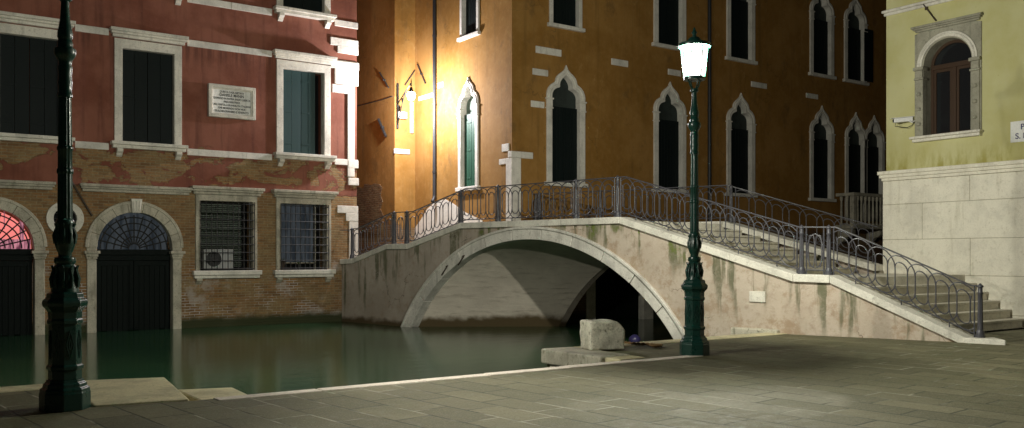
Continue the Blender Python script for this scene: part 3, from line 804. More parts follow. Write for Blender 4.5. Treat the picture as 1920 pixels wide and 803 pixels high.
oc = onY(122, 410, YR); cut_r.wprism(WR, [(oc[0]+.30*math.cos(2*math.pi*i/32), oc[1]+.30*math.sin(2*math.pi*i/32)) for i in range(32)], -.4, .2)
cut(redwall, cut_r)
# first and second floor windows
for wi, (a, b_) in enumerate(wins_mid):
    for key in ('mid','up'):
        z0, z1 = LV[key]; sm = M['blue'] if wi == 2 and key == 'mid' else M['black']
        g = MB(); fw = .20
        g.wring(WR, [(a-fw,z0),(a-fw,z1+.24),(b_+fw,z1+.24),(b_+fw,z0)], [(a,z0),(a,z1),(b_,z1),(b_,z0)], -.22, .06)
        fr = g.build('window', M['istria'], red, bevel=.01, seg=2)
        fr['label'] = ('white stone window with petrol green shutters, the right leaf ajar' if wi == 2 and key == 'mid' else 'white stone window with closed blackish shutters')
        g = MB(); g.wbox(WR, a-fw-.10, b_+fw+.12, z0-.09, z0-.002, -.05, .26); g.wbox(WR, a-fw-.06, b_+fw+.08, z0-.18, z0-.092, -.05, .19)
        g.build('sill', M['istria'], fr, bevel=.012, seg=2)
        for uu in (a-.08, b_+.10): bracket(WR, uu, z0-.40, z0-.182, .15, .19, M['istria'], fr)
        g = MB(); lintel_moulding(g, WR, a-fw-.12, b_+fw+.14, z1+.27, z1+.49, .24); g.build('lintel', M['istria'], fr, bevel=.012, seg=2)
        m = (a+b_)/2
        if wi == 2 and key == 'mid':
            m = a+(b_-a)*.47
            boards(WR, a+.01, m-.004, z0+.01, z1-.01, -.10, mat=sm, parent=fr, bw=.30)
            hx = b_-.02; L = .50                       # right leaf hinged near the middle, folded ajar
            wd = (b_-a)*.34
            def WT(u, z, n, m=m, wd=wd):
                ang = R(12); du = u-m; return (m+du*math.cos(ang)+n*math.sin(ang)*0, YR-(-.10+du*math.sin(ang)*.55+n), z)
            boards(WR, m+.004, m+wd, z0+.01, z1-.01, 0, mat=sm, parent=fr, bw=.2, W2=WT)
            g = MB(); g.wbox(WR, a, b_, z0, z1, -.46, -.42); g.build('pane', M['dark'], fr)
        else:
            boards(WR, a+.01, m-.004, z0+.01, z1-.01, -.10, mat=sm, parent=fr, bw=.3); boards(WR, m+.004, b_-.01, z0+.01, z1-.01, -.10, mat=sm, parent=fr, bw=.3)
# string courses
def band(x0, x1, z0, z1):
    g = MB(); x = x0
    while x < x1-.02:
        l = min(random.uniform(1.0,1.8), x1-x); g.wbox(WR, x+.002, x+l-.002, z0, z1, -.02, .035+random.uniform(-.004,.004)); x += l
    g.build('string_course', M['white'], red, bevel=.006)
e1, e2 = .31, .33
segs = [(-8, wins_mid[0][0]-e1)] + [(wins_mid[i][1]+.35, wins_mid[i+1][0]-.33) for i in (0,1)] + [(wins_mid[2][1]+.35, XC+.03)]
for a, b_ in segs:
    band(a, b_, 4.31, 4.49); band(a, b_, 7.32, 7.50); band(a, b_, 8.53, 8.72)
# corner stones
for (p0,p1,ya,yb,n) in ((619,671,73,88,.04),(632,671,88,102,.045),(619,672,116,131,.06),(627,671,131,160,.05),(622,664,160,176,.05),
                        (651,664,176,332,.045),(652,672,334,348,.05),(632,671,386,400,.03),(648,671,400,415,.035),(654,671,415,492,.03),(652,671,302,316,.05)):
    xa, xb = XR(p0), XR(p1); mx = (p0+p1)/2
    z1 = onY(mx, ya, YR)[1]; z0 = onY(mx, yb, YR)[1]
    g = MB(); g.wbox(WR, xa, min(xb, XC+.05), z0+.004, z1-.004, -.02, n); g.build('quoin', M['white'], red, bevel=.01, seg=2)
# low windows with grilles
for wi, (a, b_) in enumerate(low_w):
    z0, z1 = LV['low']
    g = MB(); fw = .13
    g.wring(WR, [(a-fw,z0),(a-fw,z1+.17),(b_+fw,z1+.17),(b_+fw,z0)], [(a,z0),(a,z1),(b_,z1),(b_,z0)], -.3, .06)
    fr = g.build('window', M['worn'], red, bevel=.012, seg=2); fr['label'] = ('barred window with grey slatted blind' if wi == 0 else 'barred window with pale curtain')
    g = MB(); g.wbox(WR, a-fw-.09, b_+fw+.10, z0-.13, z0-.002, -.05, .19); g.wbox(WR, a-fw-.05, b_+fw+.06, z0-.22, z0-.132, -.05, .12); g.build('sill', M['istria'], fr, bevel=.015, seg=2)
    for uu in (a-.04, b_+.04):
        if wi == 1 or uu < b_: bracket(WR, uu, z0-.38, z0-.222, .16, .12, M['worn'], fr)
    g = MB(); lintel_moulding(g, WR, a-fw-.14, b_+fw+.16, 3.245, 3.465, .26); g.build('lintel', M['worn'], fr, bevel=.014, seg=2)
    # grille
    g = MB(); nn = .13; nv = 10; nh = 9
    for i in range(nv+1):
        u = a-.02+(b_-a+.04)*i/nv; g.tube([WR(u,z0+.02,nn),WR(u,z1-.01,nn)], .0135, 6)
    for j in range(nh):
        z = z0+.05+(z1-z0-.12)*j/(nh-1)
        g.tube([WR(a-.02,z,nn+.012),WR(b_+.02,z,nn+.012)], .0125, 6)
        if j in (1,4,7):
            for uu in (a-.02, b_+.02): g.tube([WR(uu,z,nn+.012),WR(uu,z,-.05)], .011, 5)
    g.build('grille', M['bar'], fr)
    if wi == 0:
        g = MB()
        for j in range(34):
            z = z0+.1+j*.053; g.face_box([WR(a+.02,z,-.33),WR(b_-.22,z,-.33),WR(b_-.22,z+.022,-.30),WR(a+.02,z+.022,-.30),WR(a+.02,z+.006,-.33),WR(b_-.22,z+.006,-.33),WR(b_-.22,z+.028,-.30),WR(a+.02,z+.028,-.30)])
        g.build('blind', M['blind'], fr)
    else:
        g = MB(); m = 40
        for i in range(m):
            u0_, u1_ = a+.12+(b_-a-.36)*i/m, a+.12+(b_-a-.36)*(i+1)/m
            f = lambda u: -.46+.02*math.sin(u*55)
            g.face_box([WR(u0_,z0+.2,f(u0_)-.004),WR(u1_,z0+.2,f(u1_)-.004),WR(u1_,z0+.2,f(u1_)),WR(u0_,z0+.2,f(u0_)),WR(u0_,z1,f(u0_)-.004),WR(u1_,z1,f(u1_)-.004),WR(u1_,z1,f(u1_)),WR(u0_,z1,f(u0_))])
        g.build('curtain', M['curtain'], fr)
        g = MB()
        for uu in (a+.10, b_-.24): g.wbox(WR, uu, uu+.05, z0, z1, -.40, -.35)
        g.wbox(WR, a+.1, b_-.2, z0+.17, z0+.22, -.40, -.35); g.build('casement', M['worn'], fr, bevel=.004)
    g = MB(); g.wbox(WR, a-.02, b_+.02, z0-.01, z1+.01, -.61, -.58); g.build('back_wall', M['dark'], fr)
# string ledges over the gates
def ledge(x0, x1):
    g = MB(); lintel_moulding(g, WR, x0, x1, 3.20, 3.40, .20); g.build('ledge', M['worn'], red, bevel=.012, seg=2)
ledge(-8, XR(103)); ledge(XR(148), XR(358))
# water gates
for gi, (a, b_) in enumerate(gates):
    c = (a+b_)/2; r = (b_-a)/2; n = 28
    g = MB(); Ro = r+.27; k = 9
    for i in range(k):
        A, B = math.pi*i/k+.004, math.pi*(i+1)/k-.004
        o = [(c-Ro*math.cos(A+(B-A)*j/5), ZS+.0+Ro*math.sin(A+(B-A)*j/5)) for j in range(6)]
        q = [(c-r*math.cos(A+(B-A)*j/5), ZS+r*math.sin(A+(B-A)*j/5)) for j in range(6)]
        g.wring(WR, o, q, -.25, .06)
    fr = g.build('water_gate', M['worn'], red, bevel=.012, seg=2)
    fr['label'] = ('arched water gate with pink light behind its fanlight' if gi == 0 else 'arched water gate with pale curtain behind its fanlight')
    g = MB()
    ou = [(c-(Ro+.03)*math.cos(math.pi*i/n), ZS+(Ro+.03)*math.sin(math.pi*i/n)) for i in range(n+1)]; iu = [(c-(Ro-.05)*math.cos(math.pi*i/n), ZS+(Ro-.05)*math.sin(math.pi*i/n)) for i in range(n+1)]
    g.wring(WR, ou, iu, 0, .085); g.build('arch_moulding', M['worn'], fr, smooth=False, bevel=.01)
    g = MB(); g.face_box([WR(c-.10,ZS+r-.02,.0),WR(c+.10,ZS+r-.02,.0),WR(c+.10,ZS+r-.02,.15),WR(c-.10,ZS+r-.02,.15),WR(c-.14,ZS+Ro+.08,0),WR(c+.14,ZS+Ro+.08,0),WR(c+.14,ZS+Ro+.08,.19),WR(c-.14,ZS+Ro+.08,.19)])
    for dx in (-.07,0,.07): g.tube([WR(c+dx,ZS+r+.03,.15),WR(c+dx*1.2,ZS+Ro+.03,.19)], .022, 6)
    g.build('keystone', M['istria'], fr, bevel=.012, seg=2)
    for s in (-1,1):
        u = c+s*(r+.135)
        g = MB(); g.wbox(WR, u-.115, u+.115, -1.2, 1.44, -.25, .055); g.build('jamb', M['worn'], fr, bevel=.02, seg=2)
        g = MB(); g.wbox(WR, u-.13,u+.13,1.445,1.50,-.25,.075); g.wbox(WR, u-.15,u+.15,1.502,1.58,-.25,.10); g.wbox(WR, u-.19,u+.19,1.582,1.66,-.25,.15); g.wbox(WR, u-.125,u+.125,1.662,ZS+.01,-.25,.05)
        g.build('impost', M['worn'], fr, bevel=.012, seg=2)
    # doors
    for s in (-1,1):
        u0_, u1_ = (c-r+.01, c-.006) if s < 0 else (c+.006, c+r-.01)
        g = MB(); kk = 7; wv = (u1_-u0_)/kk
        for i in range(kk): g.wbox(WR, u0_+i*wv+.003, u0_+(i+1)*wv-.003, -.50+random.uniform(-.02,.05), 1.40, -.26, -.20+random.uniform(0,.006))
        g.wbox(WR, u0_, u0_+.10, -.4, 1.40, -.20, -.175); g.wbox(WR, u1_-.10, u1_, -.4, 1.40, -.20, -.175); g.wbox(WR, u0_+.1, u1_-.1, 1.26, 1.40, -.20, -.175)
        g.build('door_leaf', M['door'], fr, bevel=.004)
    g = MB(); g.wbox(WR, c-r+.002, c+r-.002, 1.402, 1.66, -.28, -.12); g.wbox(WR, c-r+.002, c+r-.002, 1.55, 1.70, -.12, -.07); g.build('transom', M['door'], fr, bevel=.01)
    g = MB(); zf = 1.71; rr = r-.03; nn = -.14
    for i in range(1, 12):
        A = math.pi*i/12; r_in = .16
        g.tube([WR(c-r_in*math.cos(A), zf+r_in*math.sin(A), nn), WR(c-rr*math.cos(A), zf+rr*math.sin(A), nn)], .019, 6)
    for q in (.16,.36,.56,.76,.93): 
        g.tube([WR(c-q*rr*math.cos(math.pi*i/24), zf+q*rr*math.sin(math.pi*i/24), nn+.008) for i in range(25)], .018, 6)
    g.build('fanlight_grille', M['bar'], fr)
    g = MB(); pts = [(c-(r+.02)*math.cos(math.pi*i/24), 1.68+(r+.05)*math.sin(math.pi*i/24)) for i in range(25)]
    if gi == 0:
        g.wprism(WR, pts, -.66, -.60); g.build('lit_room', M['pink'], fr)
        g = MB(); g.wbox(WR, c-r, c+r, 1.66, 1.95, -.58, -.55); g.wbox(WR, c+.70, c+.80, 1.66, 2.45, -.59, -.57); g.tube([WR(c+.35,2.2,-.5),WR(c+.35,2.7,-.5)], .012, 5); g.build('lit_shelf', M['pinkd'], fr)
    else:
        m = 48; f = lambda u: -.50+.025*math.sin(u*38)
        for i in range(m):
            u0_, u1_ = c-r+2*r*i/m, c-r+2*r*(i+1)/m
            g.face_box([WR(u0_,1.66,f(u0_)-.005),WR(u1_,1.66,f(u1_)-.005),WR(u1_,1.66,f(u1_)),WR(u0_,1.66,f(u0_)),WR(u0_,2.75,f(u0_)-.005),WR(u1_,2.75,f(u1_)-.005),WR(u1_,2.75,f(u1_)),WR(u0_,2.75,f(u0_))])
        g.build('curtain', M['curtain'], fr)
# oculus
g = MB(); o = [(oc[0]+.44*math.cos(2*math.pi*i/40), oc[1]+.44*math.sin(2*math.pi*i/40)) for i in range(40)]; q = [(oc[0]+.27*math.cos(2*math.pi*i/40), oc[1]+.27*math.sin(2*math.pi*i/40)) for i in range(40)]
g.wring(WR, o, q, -.15, .05, closed=True); ocl = g.build('round_window', M['istria'], red, bevel=.012, seg=2)
g = MB(); g.wprism(WR, [(oc[0]+.29*math.cos(2*math.pi*i/24), oc[1]+.29*math.sin(2*math.pi*i/24)) for i in range(24)], -.22, -.18); g.build('pane', M['glass'], ocl)
g = MB()
for d in (-.12,0,.12): g.tube([WR(oc[0]+d,oc[1]-.25,-.06),WR(oc[0]+d,oc[1]+.25,-.06)], .012, 5); g.tube([WR(oc[0]-.25,oc[1]+d,-.05),WR(oc[0]+.25,oc[1]+d,-.05)], .012, 5)
g.build('grille', M['bar'], ocl)
p0 = onY(124,325,YR); p1 = onY(172,405,YR)
g = MB(); g.tube([WR(p0[0],p0[1],.05),WR(p1[0],p1[1],.05)], .028, 8); g.build('sloping_pipe', M['rust'], red)

# air conditioner standing in the left barred window
a, b_ = low_w[0]; z0 = LV['low'][0]
x0, x1 = XR(383), XR(438)
ac = thing('air_conditioner', ((x0+x1)/2, YR+.12, z0), 'white air conditioner with round dark fan behind the bars of the left grated window', 'air conditioner')
g = MB(); g.wbox(WR, x0, x1, z0+.03, z0+.60, -.27, -.03); g.build('casing', M['ac'], ac, bevel=.02, seg=2)
g = MB(); cxx = x0+.27; czz = z0+.32
g.wprism(WR, [(cxx+.21*math.cos(2*math.pi*i/28), czz+.21*math.sin(2*math.pi*i/28)) for i in range(28)], -.035, -.022); g.build('fan_opening', M['fan'], ac)
g = MB()
for rr in (.06,.10,.14,.18,.21): g.tube([WR(cxx+rr*math.cos(2*math.pi*i/24), czz+rr*math.sin(2*math.pi*i/24), -.014) for i in range(24)], .004, 4, True)
g.build('fan_guard', M['bar'], ac)
g = MB()
for uu in (x0+.05, x1-.09): g.wbox(WR, uu, uu+.05, z0-.0, z0+.032, -.27, -.03)
g.build('foot', M['bar'], ac)
# flowerpots on the sill of the second barred window
a, b_ = low_w[1]
for i, (u, rr, hh) in enumerate(((a+.12,.07,.26),(a+.62,.05,.16))):
    fp = thing('flower_pot', WR(u, z0, -.12), ('tall brown pot at the left end of the right barred window sill' if i == 0 else 'small dark pot near the middle of the right barred window sill'), 'flower pot')
    g = MB(); g.lathe([(0,rr*.7),(hh*.8,rr),(hh*.82,rr*1.12),(hh,rr*1.12),(hh*.99,rr*.95)], WR(u, z0, -.12), 16); g.build('pot', M['rust'] if i == 0 else M['fan'], fp)
    g = MB()
    for k in range(14):
        th = random.uniform(0,6.28); l = random.uniform(.05,.13); x,y,z = WR(u, z0+hh*.95, -.12)
        g.tube([(x,y,z),(x+.4*l*math.cos(th),y+.4*l*math.sin(th),z+l*.7),(x+.8*l*math.cos(th),y+.8*l*math.sin(th),z+l)], [.004,.007,.002], 4)
    g.build('leaves', M['moss'], fp)

# marble plaque
pa = onY(389,157,YR); pb = onY(477,227,YR); PX0, PX1 = XR(389), XR(477)
PZ1 = onY(389,157,YR)[1]; PZ0 = onY(389,219,YR)[1]
pl = thing('memorial_plaque', WR((PX0+PX1)/2, PZ0, 0), 'white framed marble plaque with black inscription on the red wall', 'plaque')
g = MB(); g.wring(WR, [(PX0,PZ0),(PX0,PZ1),(PX1,PZ1),(PX1,PZ0)], [(PX0+.10,PZ0+.10),(PX0+.10,PZ1-.10),(PX1-.10,PZ1-.10),(PX1-.10,PZ0+.10)], 0, .13, closed=True); g.build('frame', M['istria'], pl, bevel=.015, seg=2)
g = MB(); g.wring(WR, [(PX0+.08,PZ0+.08),(PX0+.08,PZ1-.08),(PX1-.08,PZ1-.08),(PX1-.08,PZ0+.08)], [(PX0+.13,PZ0+.13),(PX0+.13,PZ1-.13),(PX1-.13,PZ1-.13),(PX1-.13,PZ0+.13)], 0, .09, closed=True); g.build('inner_frame', M['istria'], pl, bevel=.01)
g = MB(); g.wbox(WR, PX0+.12, PX1-.12, PZ0+.12, PZ1-.12, 0, .05); g.build('tablet', M['plaque'], pl)
def text_mesh(s, size, loc, rot, mat, parent, name='lettering', align='CENTER', sx=1.0, font_bold=.0):
    cu = bpy.data.curves.new('t', 'FONT'); cu.body = s; cu.size = size; cu.align_x = align; cu.align_y = 'CENTER'; cu.extrude = .002; cu.offset = font_bold
    o = bpy.data.objects.new('t', cu); C.objects.link(o); bpy.context.view_layer.update()
    me = bpy.data.meshes.new_from_object(o.evaluated_get(bpy.context.evaluated_depsgraph_get())); bpy.data.objects.remove(o); bpy.data.curves.remove(cu)
    mt = Matrix.Translation(Vector(loc)-rootloc(parent)) @ rot.to_4x4() @ Matrix.Diagonal((sx,1,1,1)); me.transform(mt)
    me.materials.clear(); me.materials.append(mat); me.name = name
    q = bpy.data.objects.new(name, me); C.objects.link(q); q.parent = parent; return q
rotR = Matrix.Rotation(R(90), 3, 'X')
lines = [("QUESTA CASA ABITAVA",.085),("DANIELE MANIN",.125),("QUANDO IN PATRIA INIZIO LIBERTA",.085),("PRECORRITRICE",.085),("DELL UNITA E GRANDEZZA ITALIANA",.085),("CHE MORENDO NON VIDE",.085),("ESULE MAGNANIMO E VENERATO",.085)]
mu = (PX0+PX1)/2; zz = PZ1-.19; st = (PZ1-PZ0-.36)/6.3
for i, (s, sz) in enumerate(lines):
    text_mesh(s, sz*.95, WR(mu, zz-st*i-(.01 if i > 1 else 0), .053), rotR, M['ink'], pl, 'lettering', sx=.78, font_bold=.0015)

# ================================================================= OCHRE PALACE
och = thing('ochre_palace', (XO,YO,ZW), 'ochre corner palace beyond the bridge with white pointed trefoil windows', 'palace')
g = MB(); g.prism([(XO,YO,-1.6),(60,YO,-1.6),(60,45,-1.6),(XJ,45,-1.6),(XJ,26.43,-1.6),(XO,26.43,-1.6)], (0,0,16))
ow = g.build('wall', M['ochreX'], och)
cut_o = MB()
def XO_(px): return onY(px, 0, YO)[0]
def YL(px): return onX(px, 0, XO)[0]
ZSg, HHg, ZBg = 6.17, .70, 3.70
gz = []
for (p0, p1, pipe) in ((1034,1086,0),(1234,1276,0),(1370,1406,0),(1524,1556,0)):
    a, b_ = XO_(p0), XO_(p1); hw = .53; u = (a+b_)/2
    gz.append(gothic(WO, u, hw, ZBg, ZSg, HHg, och, M['black'], tymp=True, label='tall pointed trefoil window with closed blackish shutters'))
# twin window with balcony
for p0, p1 in ((1590,1617),(1626,1650)):
    a, b_ = XO_(p0), XO_(p1); u = (a+b_)/2; hw = .50
    gz.append(gothic(WO, u, hw, 2.9, ZSg-.05, HHg, och, M['black'], tymp=True, sill=False, label='pointed trefoil window opening on the balcony'))
# upper row
U0 = 8.15
zb_up = [onY(1062,50,YO)[1], onY(1254,85,YO)[1], onY(1385,110,YO)[1], onY(1537,139,YO)[1], onY(1602,152,YO)[1]]
ZU = sum(zb_up)/5
a, b_ = XO_(1036), XO_(1084)
rectwin(WO, a, b_, ZU, ZU+2.5, och, M['white'], .13, M['black']); cut_o.wbox(WO, a-.05, b_+.05, ZU-.03, ZU+2.55, -.4, .2)
for (p0, p1) in ((1234,1276),(1370,1406),(1524,1556),(1589,1617)):
    a, b_ = XO_(p0), XO_(p1); u = (a+b_)/2; hw = .53
    gz.append(gothic(WO, u, hw, ZU, ZU+2.30, HHg, och, M['black'], tymp=True, label='upper pointed trefoil window with closed blackish shutters'))
for p in gz: cut_o.wprism(WO, p, -.45, .3)
a = XO_(1617)
boards(WO, a+.04, a+.60, ZU+.05, ZU+2.1, .07, mat=M['black'], parent=och, name='open_shutter')
# side wall windows
gl = gothic(WL, (YL(866)+YL(893))/2, .41, 3.64, 6.10, .62, och, M['green'], n_sh=-.09, upcolor=M['tympLit'], label='tall pointed trefoil window with bright green shutters'); cut_o.wprism(WL, gl, -.45, .3)
a, b_ = YL(895), YL(868)
zu = onX(880, 66, XO)[1]
rectwin(WL, a, b_, zu, zu+2.5, och, M['white'], .12, M['black']); cut_o.wbox(WL, a-.05, b_+.05, zu-.03, zu+2.55, -.4, .2)
# water door under the arch
a, b_ = XO_(1115), XO_(1205)
cut_o.wbox(WO, a-.05, b_+.05, -1.55, 2.3, -.6, .2)
cut(ow, cut_o)
g = MB(); g.wbox(WO, a-.35, a, -1.3, 1.1, -.2, .05); g.wbox(WO, b_, b_+.42, -1.3, 1.1, -.2, .05)
g.wbox(WO, a-.42, a+.04, 1.102, 1.25, -.2, .10); g.wbox(WO, b_-.04, b_+.48, 1.102, 1.25, -.2, .10); g.wbox(WO, a-.4, b_+.45, 1.252, 1.6, -.2, .06)
wd = g.build('water_door', M['istria'], och, bevel=.012, seg=2)
boards(WO, a+.01, (a+b_)/2-.01, -.45, 1.25, -.2, mat=M['door'], parent=wd, name='door_leaf'); boards(WO, (a+b_)/2+.01, b_-.01, -.45, 1.25, -.2, mat=M['door'], parent=wd, name='door_leaf')
# stone blocks scattered in the render
for (p0,p1,ya,yb) in ((1004,1052,90,103),(998,1027,130,142),(995,1020,190,202),(1146,1177,112,124),(1252,1276,131,142),(1408,1437,155,165),(1511,1533,176,185)):
    z1 = onY((p0+p1)/2, ya, YO)[1]; z0_ = onY((p0+p1)/2, yb, YO)[1]
    g = MB(); g.wbox(WO, XO_(p0), XO_(p1), z0_, z1, -.05, .03); g.build('stone_block', M['white'], och, bevel=.01)
for (p0,p1,ya,yb) in ((822,832,155,164),(786,812,178,186)):
    z1 = onX((p0+p1)/2, ya, XO)[1]; z0_ = onX((p0+p1)/2, yb, XO)[1]
    g = MB(); g.wbox(WL, YL(p1), YL(p0), z0_, z1, -.05, .03); g.build('stone_block', M['white'], och, bevel=.01)
WE = lambda u,z,n: (u, 26.43-n, z)
za = onY(754, 280, 26.43)[1]
g = MB(); g.wbox(WE, XJ-.02, onY(768,0,26.43)[0], za-.16, za, -.05, .03); g.build('stone_block', M['white'], och, bevel=.01)
# corner pier
zc0, zc1 = 2.30, onY(975, 297, YO)[1]
g = MB()
g.prism([(XO-.035,YO-.035,zc0),(XO+.30,YO-.035,zc0),(XO+.30,YO+.02,zc0),(XO+.02,YO+.02,zc0),(XO+.02,YO+.26,zc0),(XO-.035,YO+.26,zc0)], (0,0,zc1-zc0))
g.build('corner_pier', M['white'], och, bevel=.01)
g = MB(); g.box(XO-.05, XO+.72, YO-.05, YO+.02, zc1+.002, zc1+.19); g.box(XO-.05, XO+.019, YO+.021, YO+.14, zc1+.002, zc1+.19); g.build('corner_cap', M['white'], och, bevel=.012)
z = onX(945,298,XO)[1]; g = MB(); g.wbox(WL, YO+.262, YL(937), z-.16, z, -.03, .035); g.build('stone_block', M['white'], och, bevel=.01)
z = onX(948,270,XO)[1]; g = MB(); g.wbox(WL, YL(955), YL(942), z-.22, z, -.03, .03); g.build('stone_block', M['white'], och, bevel=.01)
# pale dado of the side wall, following stairs
g = MB()
dp = [(770,440),(790,412),(802,392),(818,378),(835,374),(850,382),(872,398),(905,414)]
pts = [onX(px,py,XO) for px,py in dp]
poly = [(y,z) for y,z in pts]; poly = [(poly[0][0],1.3)]+poly+[(poly[-1][0],2.0)]
g.wprism(WL, poly, -.02, .018); g.build('dado', M['white'], och)
# drain pipes
g = MB(); yy = YL(818); zb = onX(818,372,XO)[1]
g.tube([(XO-.07,yy,14),(XO-.07,yy,zb+.12),(XO-.09,yy-.02,zb),(XO-.2,yy-.1,zb-.12)], .058, 10)
for zz in (4.2,6.4,8.6,10.8): g.lathe([(0,.070),(.06,.070)], (XO-.07,yy,zz), 12)
g.build('drain_pipe', M['pipe'], och, smooth=True)
g = MB(); xx = XO_(1327); g.tube([(xx,YO-.08,14),(xx,YO-.08,2.4)], .062, 10)
for zz in (4.2,6.4,8.6,10.8): g.lathe([(0,.074),(.06,.074)], (xx,YO-.08,zz), 12)
g.build('drain_pipe', M['pipe'], och, smooth=True)
# iron wall anchors
def anchor(W, f, pxs, r):
    P = [f(px,py) for px,py in pxs]; g = MB(); g.tube([W(a_,z_,.05) for a_,z_ in P], r, 6)
    m_ = ((P[0][0]+P[-1][0])/2, (P[0][1]+P[-1][1])/2); g.tube([W(m_[0],m_[1],-.1), W(m_[0],m_[1],.09)], r*1.3, 6)
    return g.build('wall_anchor', M['bar'], och)
WJ = lambda u,z,n: (XJ-n, u, z)
fJ = lambda px,py: onX(px,py,XJ); fL = lambda px,py: onX(px,py,XO)
anchor(WJ, fJ, [(714,136),(731,165)], .022); 
an = anchor(WJ, fJ, [(712,224),(726,256)], .045)
fE = lambda px,py: onY(px,py,26.43)
g = MB(); p, q = fE(758,160), fE(776,133); g.tube([WE(p[0],p[1],.05),WE(q[0],q[1],.05)], .022, 6); g.build('wall_anchor', M['bar'], och)
anchor(WL, fL, [(785,121),(800,157)], .024)
# cable on the jog wall
g = MB(); P = [onX(px,py,XJ) for px,py in ((737,181),(715,188),(692,194),(668,200),(640,205))]; g.tube([WJ(a_,z_,.03) for a_,z_ in P], .014, 5); g.build('cable', M['pipe'], och)
# ragged exposed brick on the jog wall
out_px = [(655,430),(655,352),(672,350),(682,354),(684,345),(697,347),(703,344),(712,346),(717,352),(714,366),(718,378),(714,392),(719,405),(716,425),(712,440)]
g = MB(); g.wprism(WJ, [onX(px,py,XJ) for px,py in out_px], -.02, .02); g.build('exposed_brick', M['brick'], och)
# white conduit and junction box beside the wall lamp
g = MB(); xx = onY(771,0,26.43)[0]; za, zb = onY(771,192,26.43)[1], onY(771,250,26.43)[1]; g.wbox(WE, xx-.045, xx+.045, zb, za, -.01, .06); g.build('conduit', M['conduit'], och, bevel=.008)
p0, p1 = onY(745,210,26.43), onY(760,224,26.43); g = MB(); g.wbox(WE, p0[0], p1[0], p1[1], p0[1], -.01, .12); g.build('junction_box', M['conduit'], och, bevel=.01)
# balcony
x0, x1 = XO_(1590)-.75, XO_(1650)+1.2; zt = 3.92; zb = 2.72; D = .75
g = MB(); g.wbox(WO, x0-.08, x1, zb-.16, zb, -.05, D+.08)
bal = g.build('balcony', M['worn'], och, bevel=.02)
g = MB(); g.wbox(WO, x0-.04, x1, zt-.12, zt, D-.14, D+.04); g.wbox(WO, x0-.04, x0+.14, zt-.12, zt, 0, D-.142); g.build('handrail', M['worn'], bal, bevel=.01)
g = MB(); g.wbox(WO, x0-.02, x0+.16, zb, zt-.122, D-.16, D+.02); g.build('corner_post', M['worn'], bal, bevel=.01)
pr = [(0,.06),(.06,.06),(.08,.035),(.35,.05),(.7,.04),(.9,.035),(.95,.06),(1.078,.06)]
u = x0+.33
while u < x1:
    g = MB(); g.lathe(pr, WO(u, zb, D-.06), 12); g.build('baluster', M['worn'], bal, smooth=True); u += .25
for v in (.18,.42):
    g = MB(); g.lathe(pr, WO(x0+.07, zb, v), 12); g.build('baluster', M['worn'], bal, smooth=True)
for u in (x0+.2, (x0+x1)/2, x1-.3): bracket(WO, u, zb-.75, zb-.162, .22, .62, M['worn'], bal)

# ================================================================= YELLOW BUILDING
yel = thing('yellow_building', (XY,5,0), 'pale yellow building with white stone base and round-headed window beside the bridge steps', 'building')
YC = onX(1659,0,XY)[0]
g = MB(); g.box(XY, 45, -20, YC-.04, -.5, 14); yw = g.build('wall', M['yellow'], yel)
ya, yb = YL, None
def YY(px): return onX(px,0,XY)[0]
uL, uR = YY(1733), YY(1823); uc = (uL+uR)/2; hw = (uL-uR)/2; zS, zB = 5.951, 4.324
def arch2(c, r, zs, zb, n=24): return [(c-r, zb)]+[(c-r*math.cos(math.pi*i/n), zs+r*math.sin(math.pi*i/n)) for i in range(n+1)]+[(c+r, zb)]
c_ = MB(); c_.wprism(WY, arch2(uc, hw+.05, zS, zB-.04), -.55, .2); cut(yw, c_)
g = MB(); wy = .22
n = 24; fo = [(uc-hw-wy, zB)]; fi = [(uc-hw, zB)]
top = 6.775
for i in range(n+1):
    a_ = math.pi*i/n; fi.append((uc-hw*math.cos(a_), zS+hw*math.sin(a_)))
    # outer goes along the rectangle
    cx_, sx_ = -math.cos(a_), math.sin(a_); k = min((hw+wy)/max(abs(cx_),1e-6), (top-zS)/max(sx_,1e-6)); fo.append((uc+k*cx_, zS+k*sx_))
fo.append((uc+hw+wy, zB)); fi.append((uc+hw, zB))
g.wring(WY, fo, fi, -.36, .035); yf = g.build('window', M['greystone'], yel, bevel=.006); yf['label'] = 'round-headed window with carved grey stone surround and brown casements'
g = MB(); r1_, r2_ = hw+.15, hw+.03
g.wring(WY, [(uc-r1_*math.cos(math.pi*i/n), zS+r1_*math.sin(math.pi*i/n)) for i in range(n+1)], [(uc-r2_*math.cos(math.pi*i/n), zS+r2_*math.sin(math.pi*i/n)) for i in range(n+1)], 0, .075)
g.tube([WY(uc-(hw+.09)*math.cos(math.pi*i/n), zS+(hw+.09)*math.sin(math.pi*i/n), .08) for i in range(n+1)], .02, 6); g.build('archivolt', M['istria'], yf, bevel=.008)
for s in (-1,1):
    g = MB(); u = uc+s*(hw+.095)
    g.wbox(WY, u-.10, u+.10, zB, zS-.30, -.1, .075); g.wbox(WY, u-.115, u+.115, zS-.298, zS-.25, -.1, .10); g.wbox(WY, u-.09, u+.09, zS-.248, zS-.08, -.1, .085); g.wbox(WY, u-.125, u+.125, zS-.078, zS, -.1, .12)
    for zz in (zB+.25, zB+.6, zB+.95): g.lathe([(0,.05),(.04,.06),(.08,.05)], WY(u, zz, .075), 10)
    g.build('pilaster', M['greystone'], yf, bevel=.008)
g = MB(); lintel_moulding(g, WY, uc-hw-.26, uc+hw+.26, top+.003, 6.907, .15); g.build('cornice', M['greystone'], yf, bevel=.008)
g = MB(); g.wbox(WY, uc-hw-.27, uc+hw+.27, zB-.06, zB-.002, -.1, .20); g.wbox(WY, uc-hw-.23, uc+hw+.23, zB-.13, zB-.062, -.1, .14); g.build('sill', M['istria'], yf, bevel=.01)
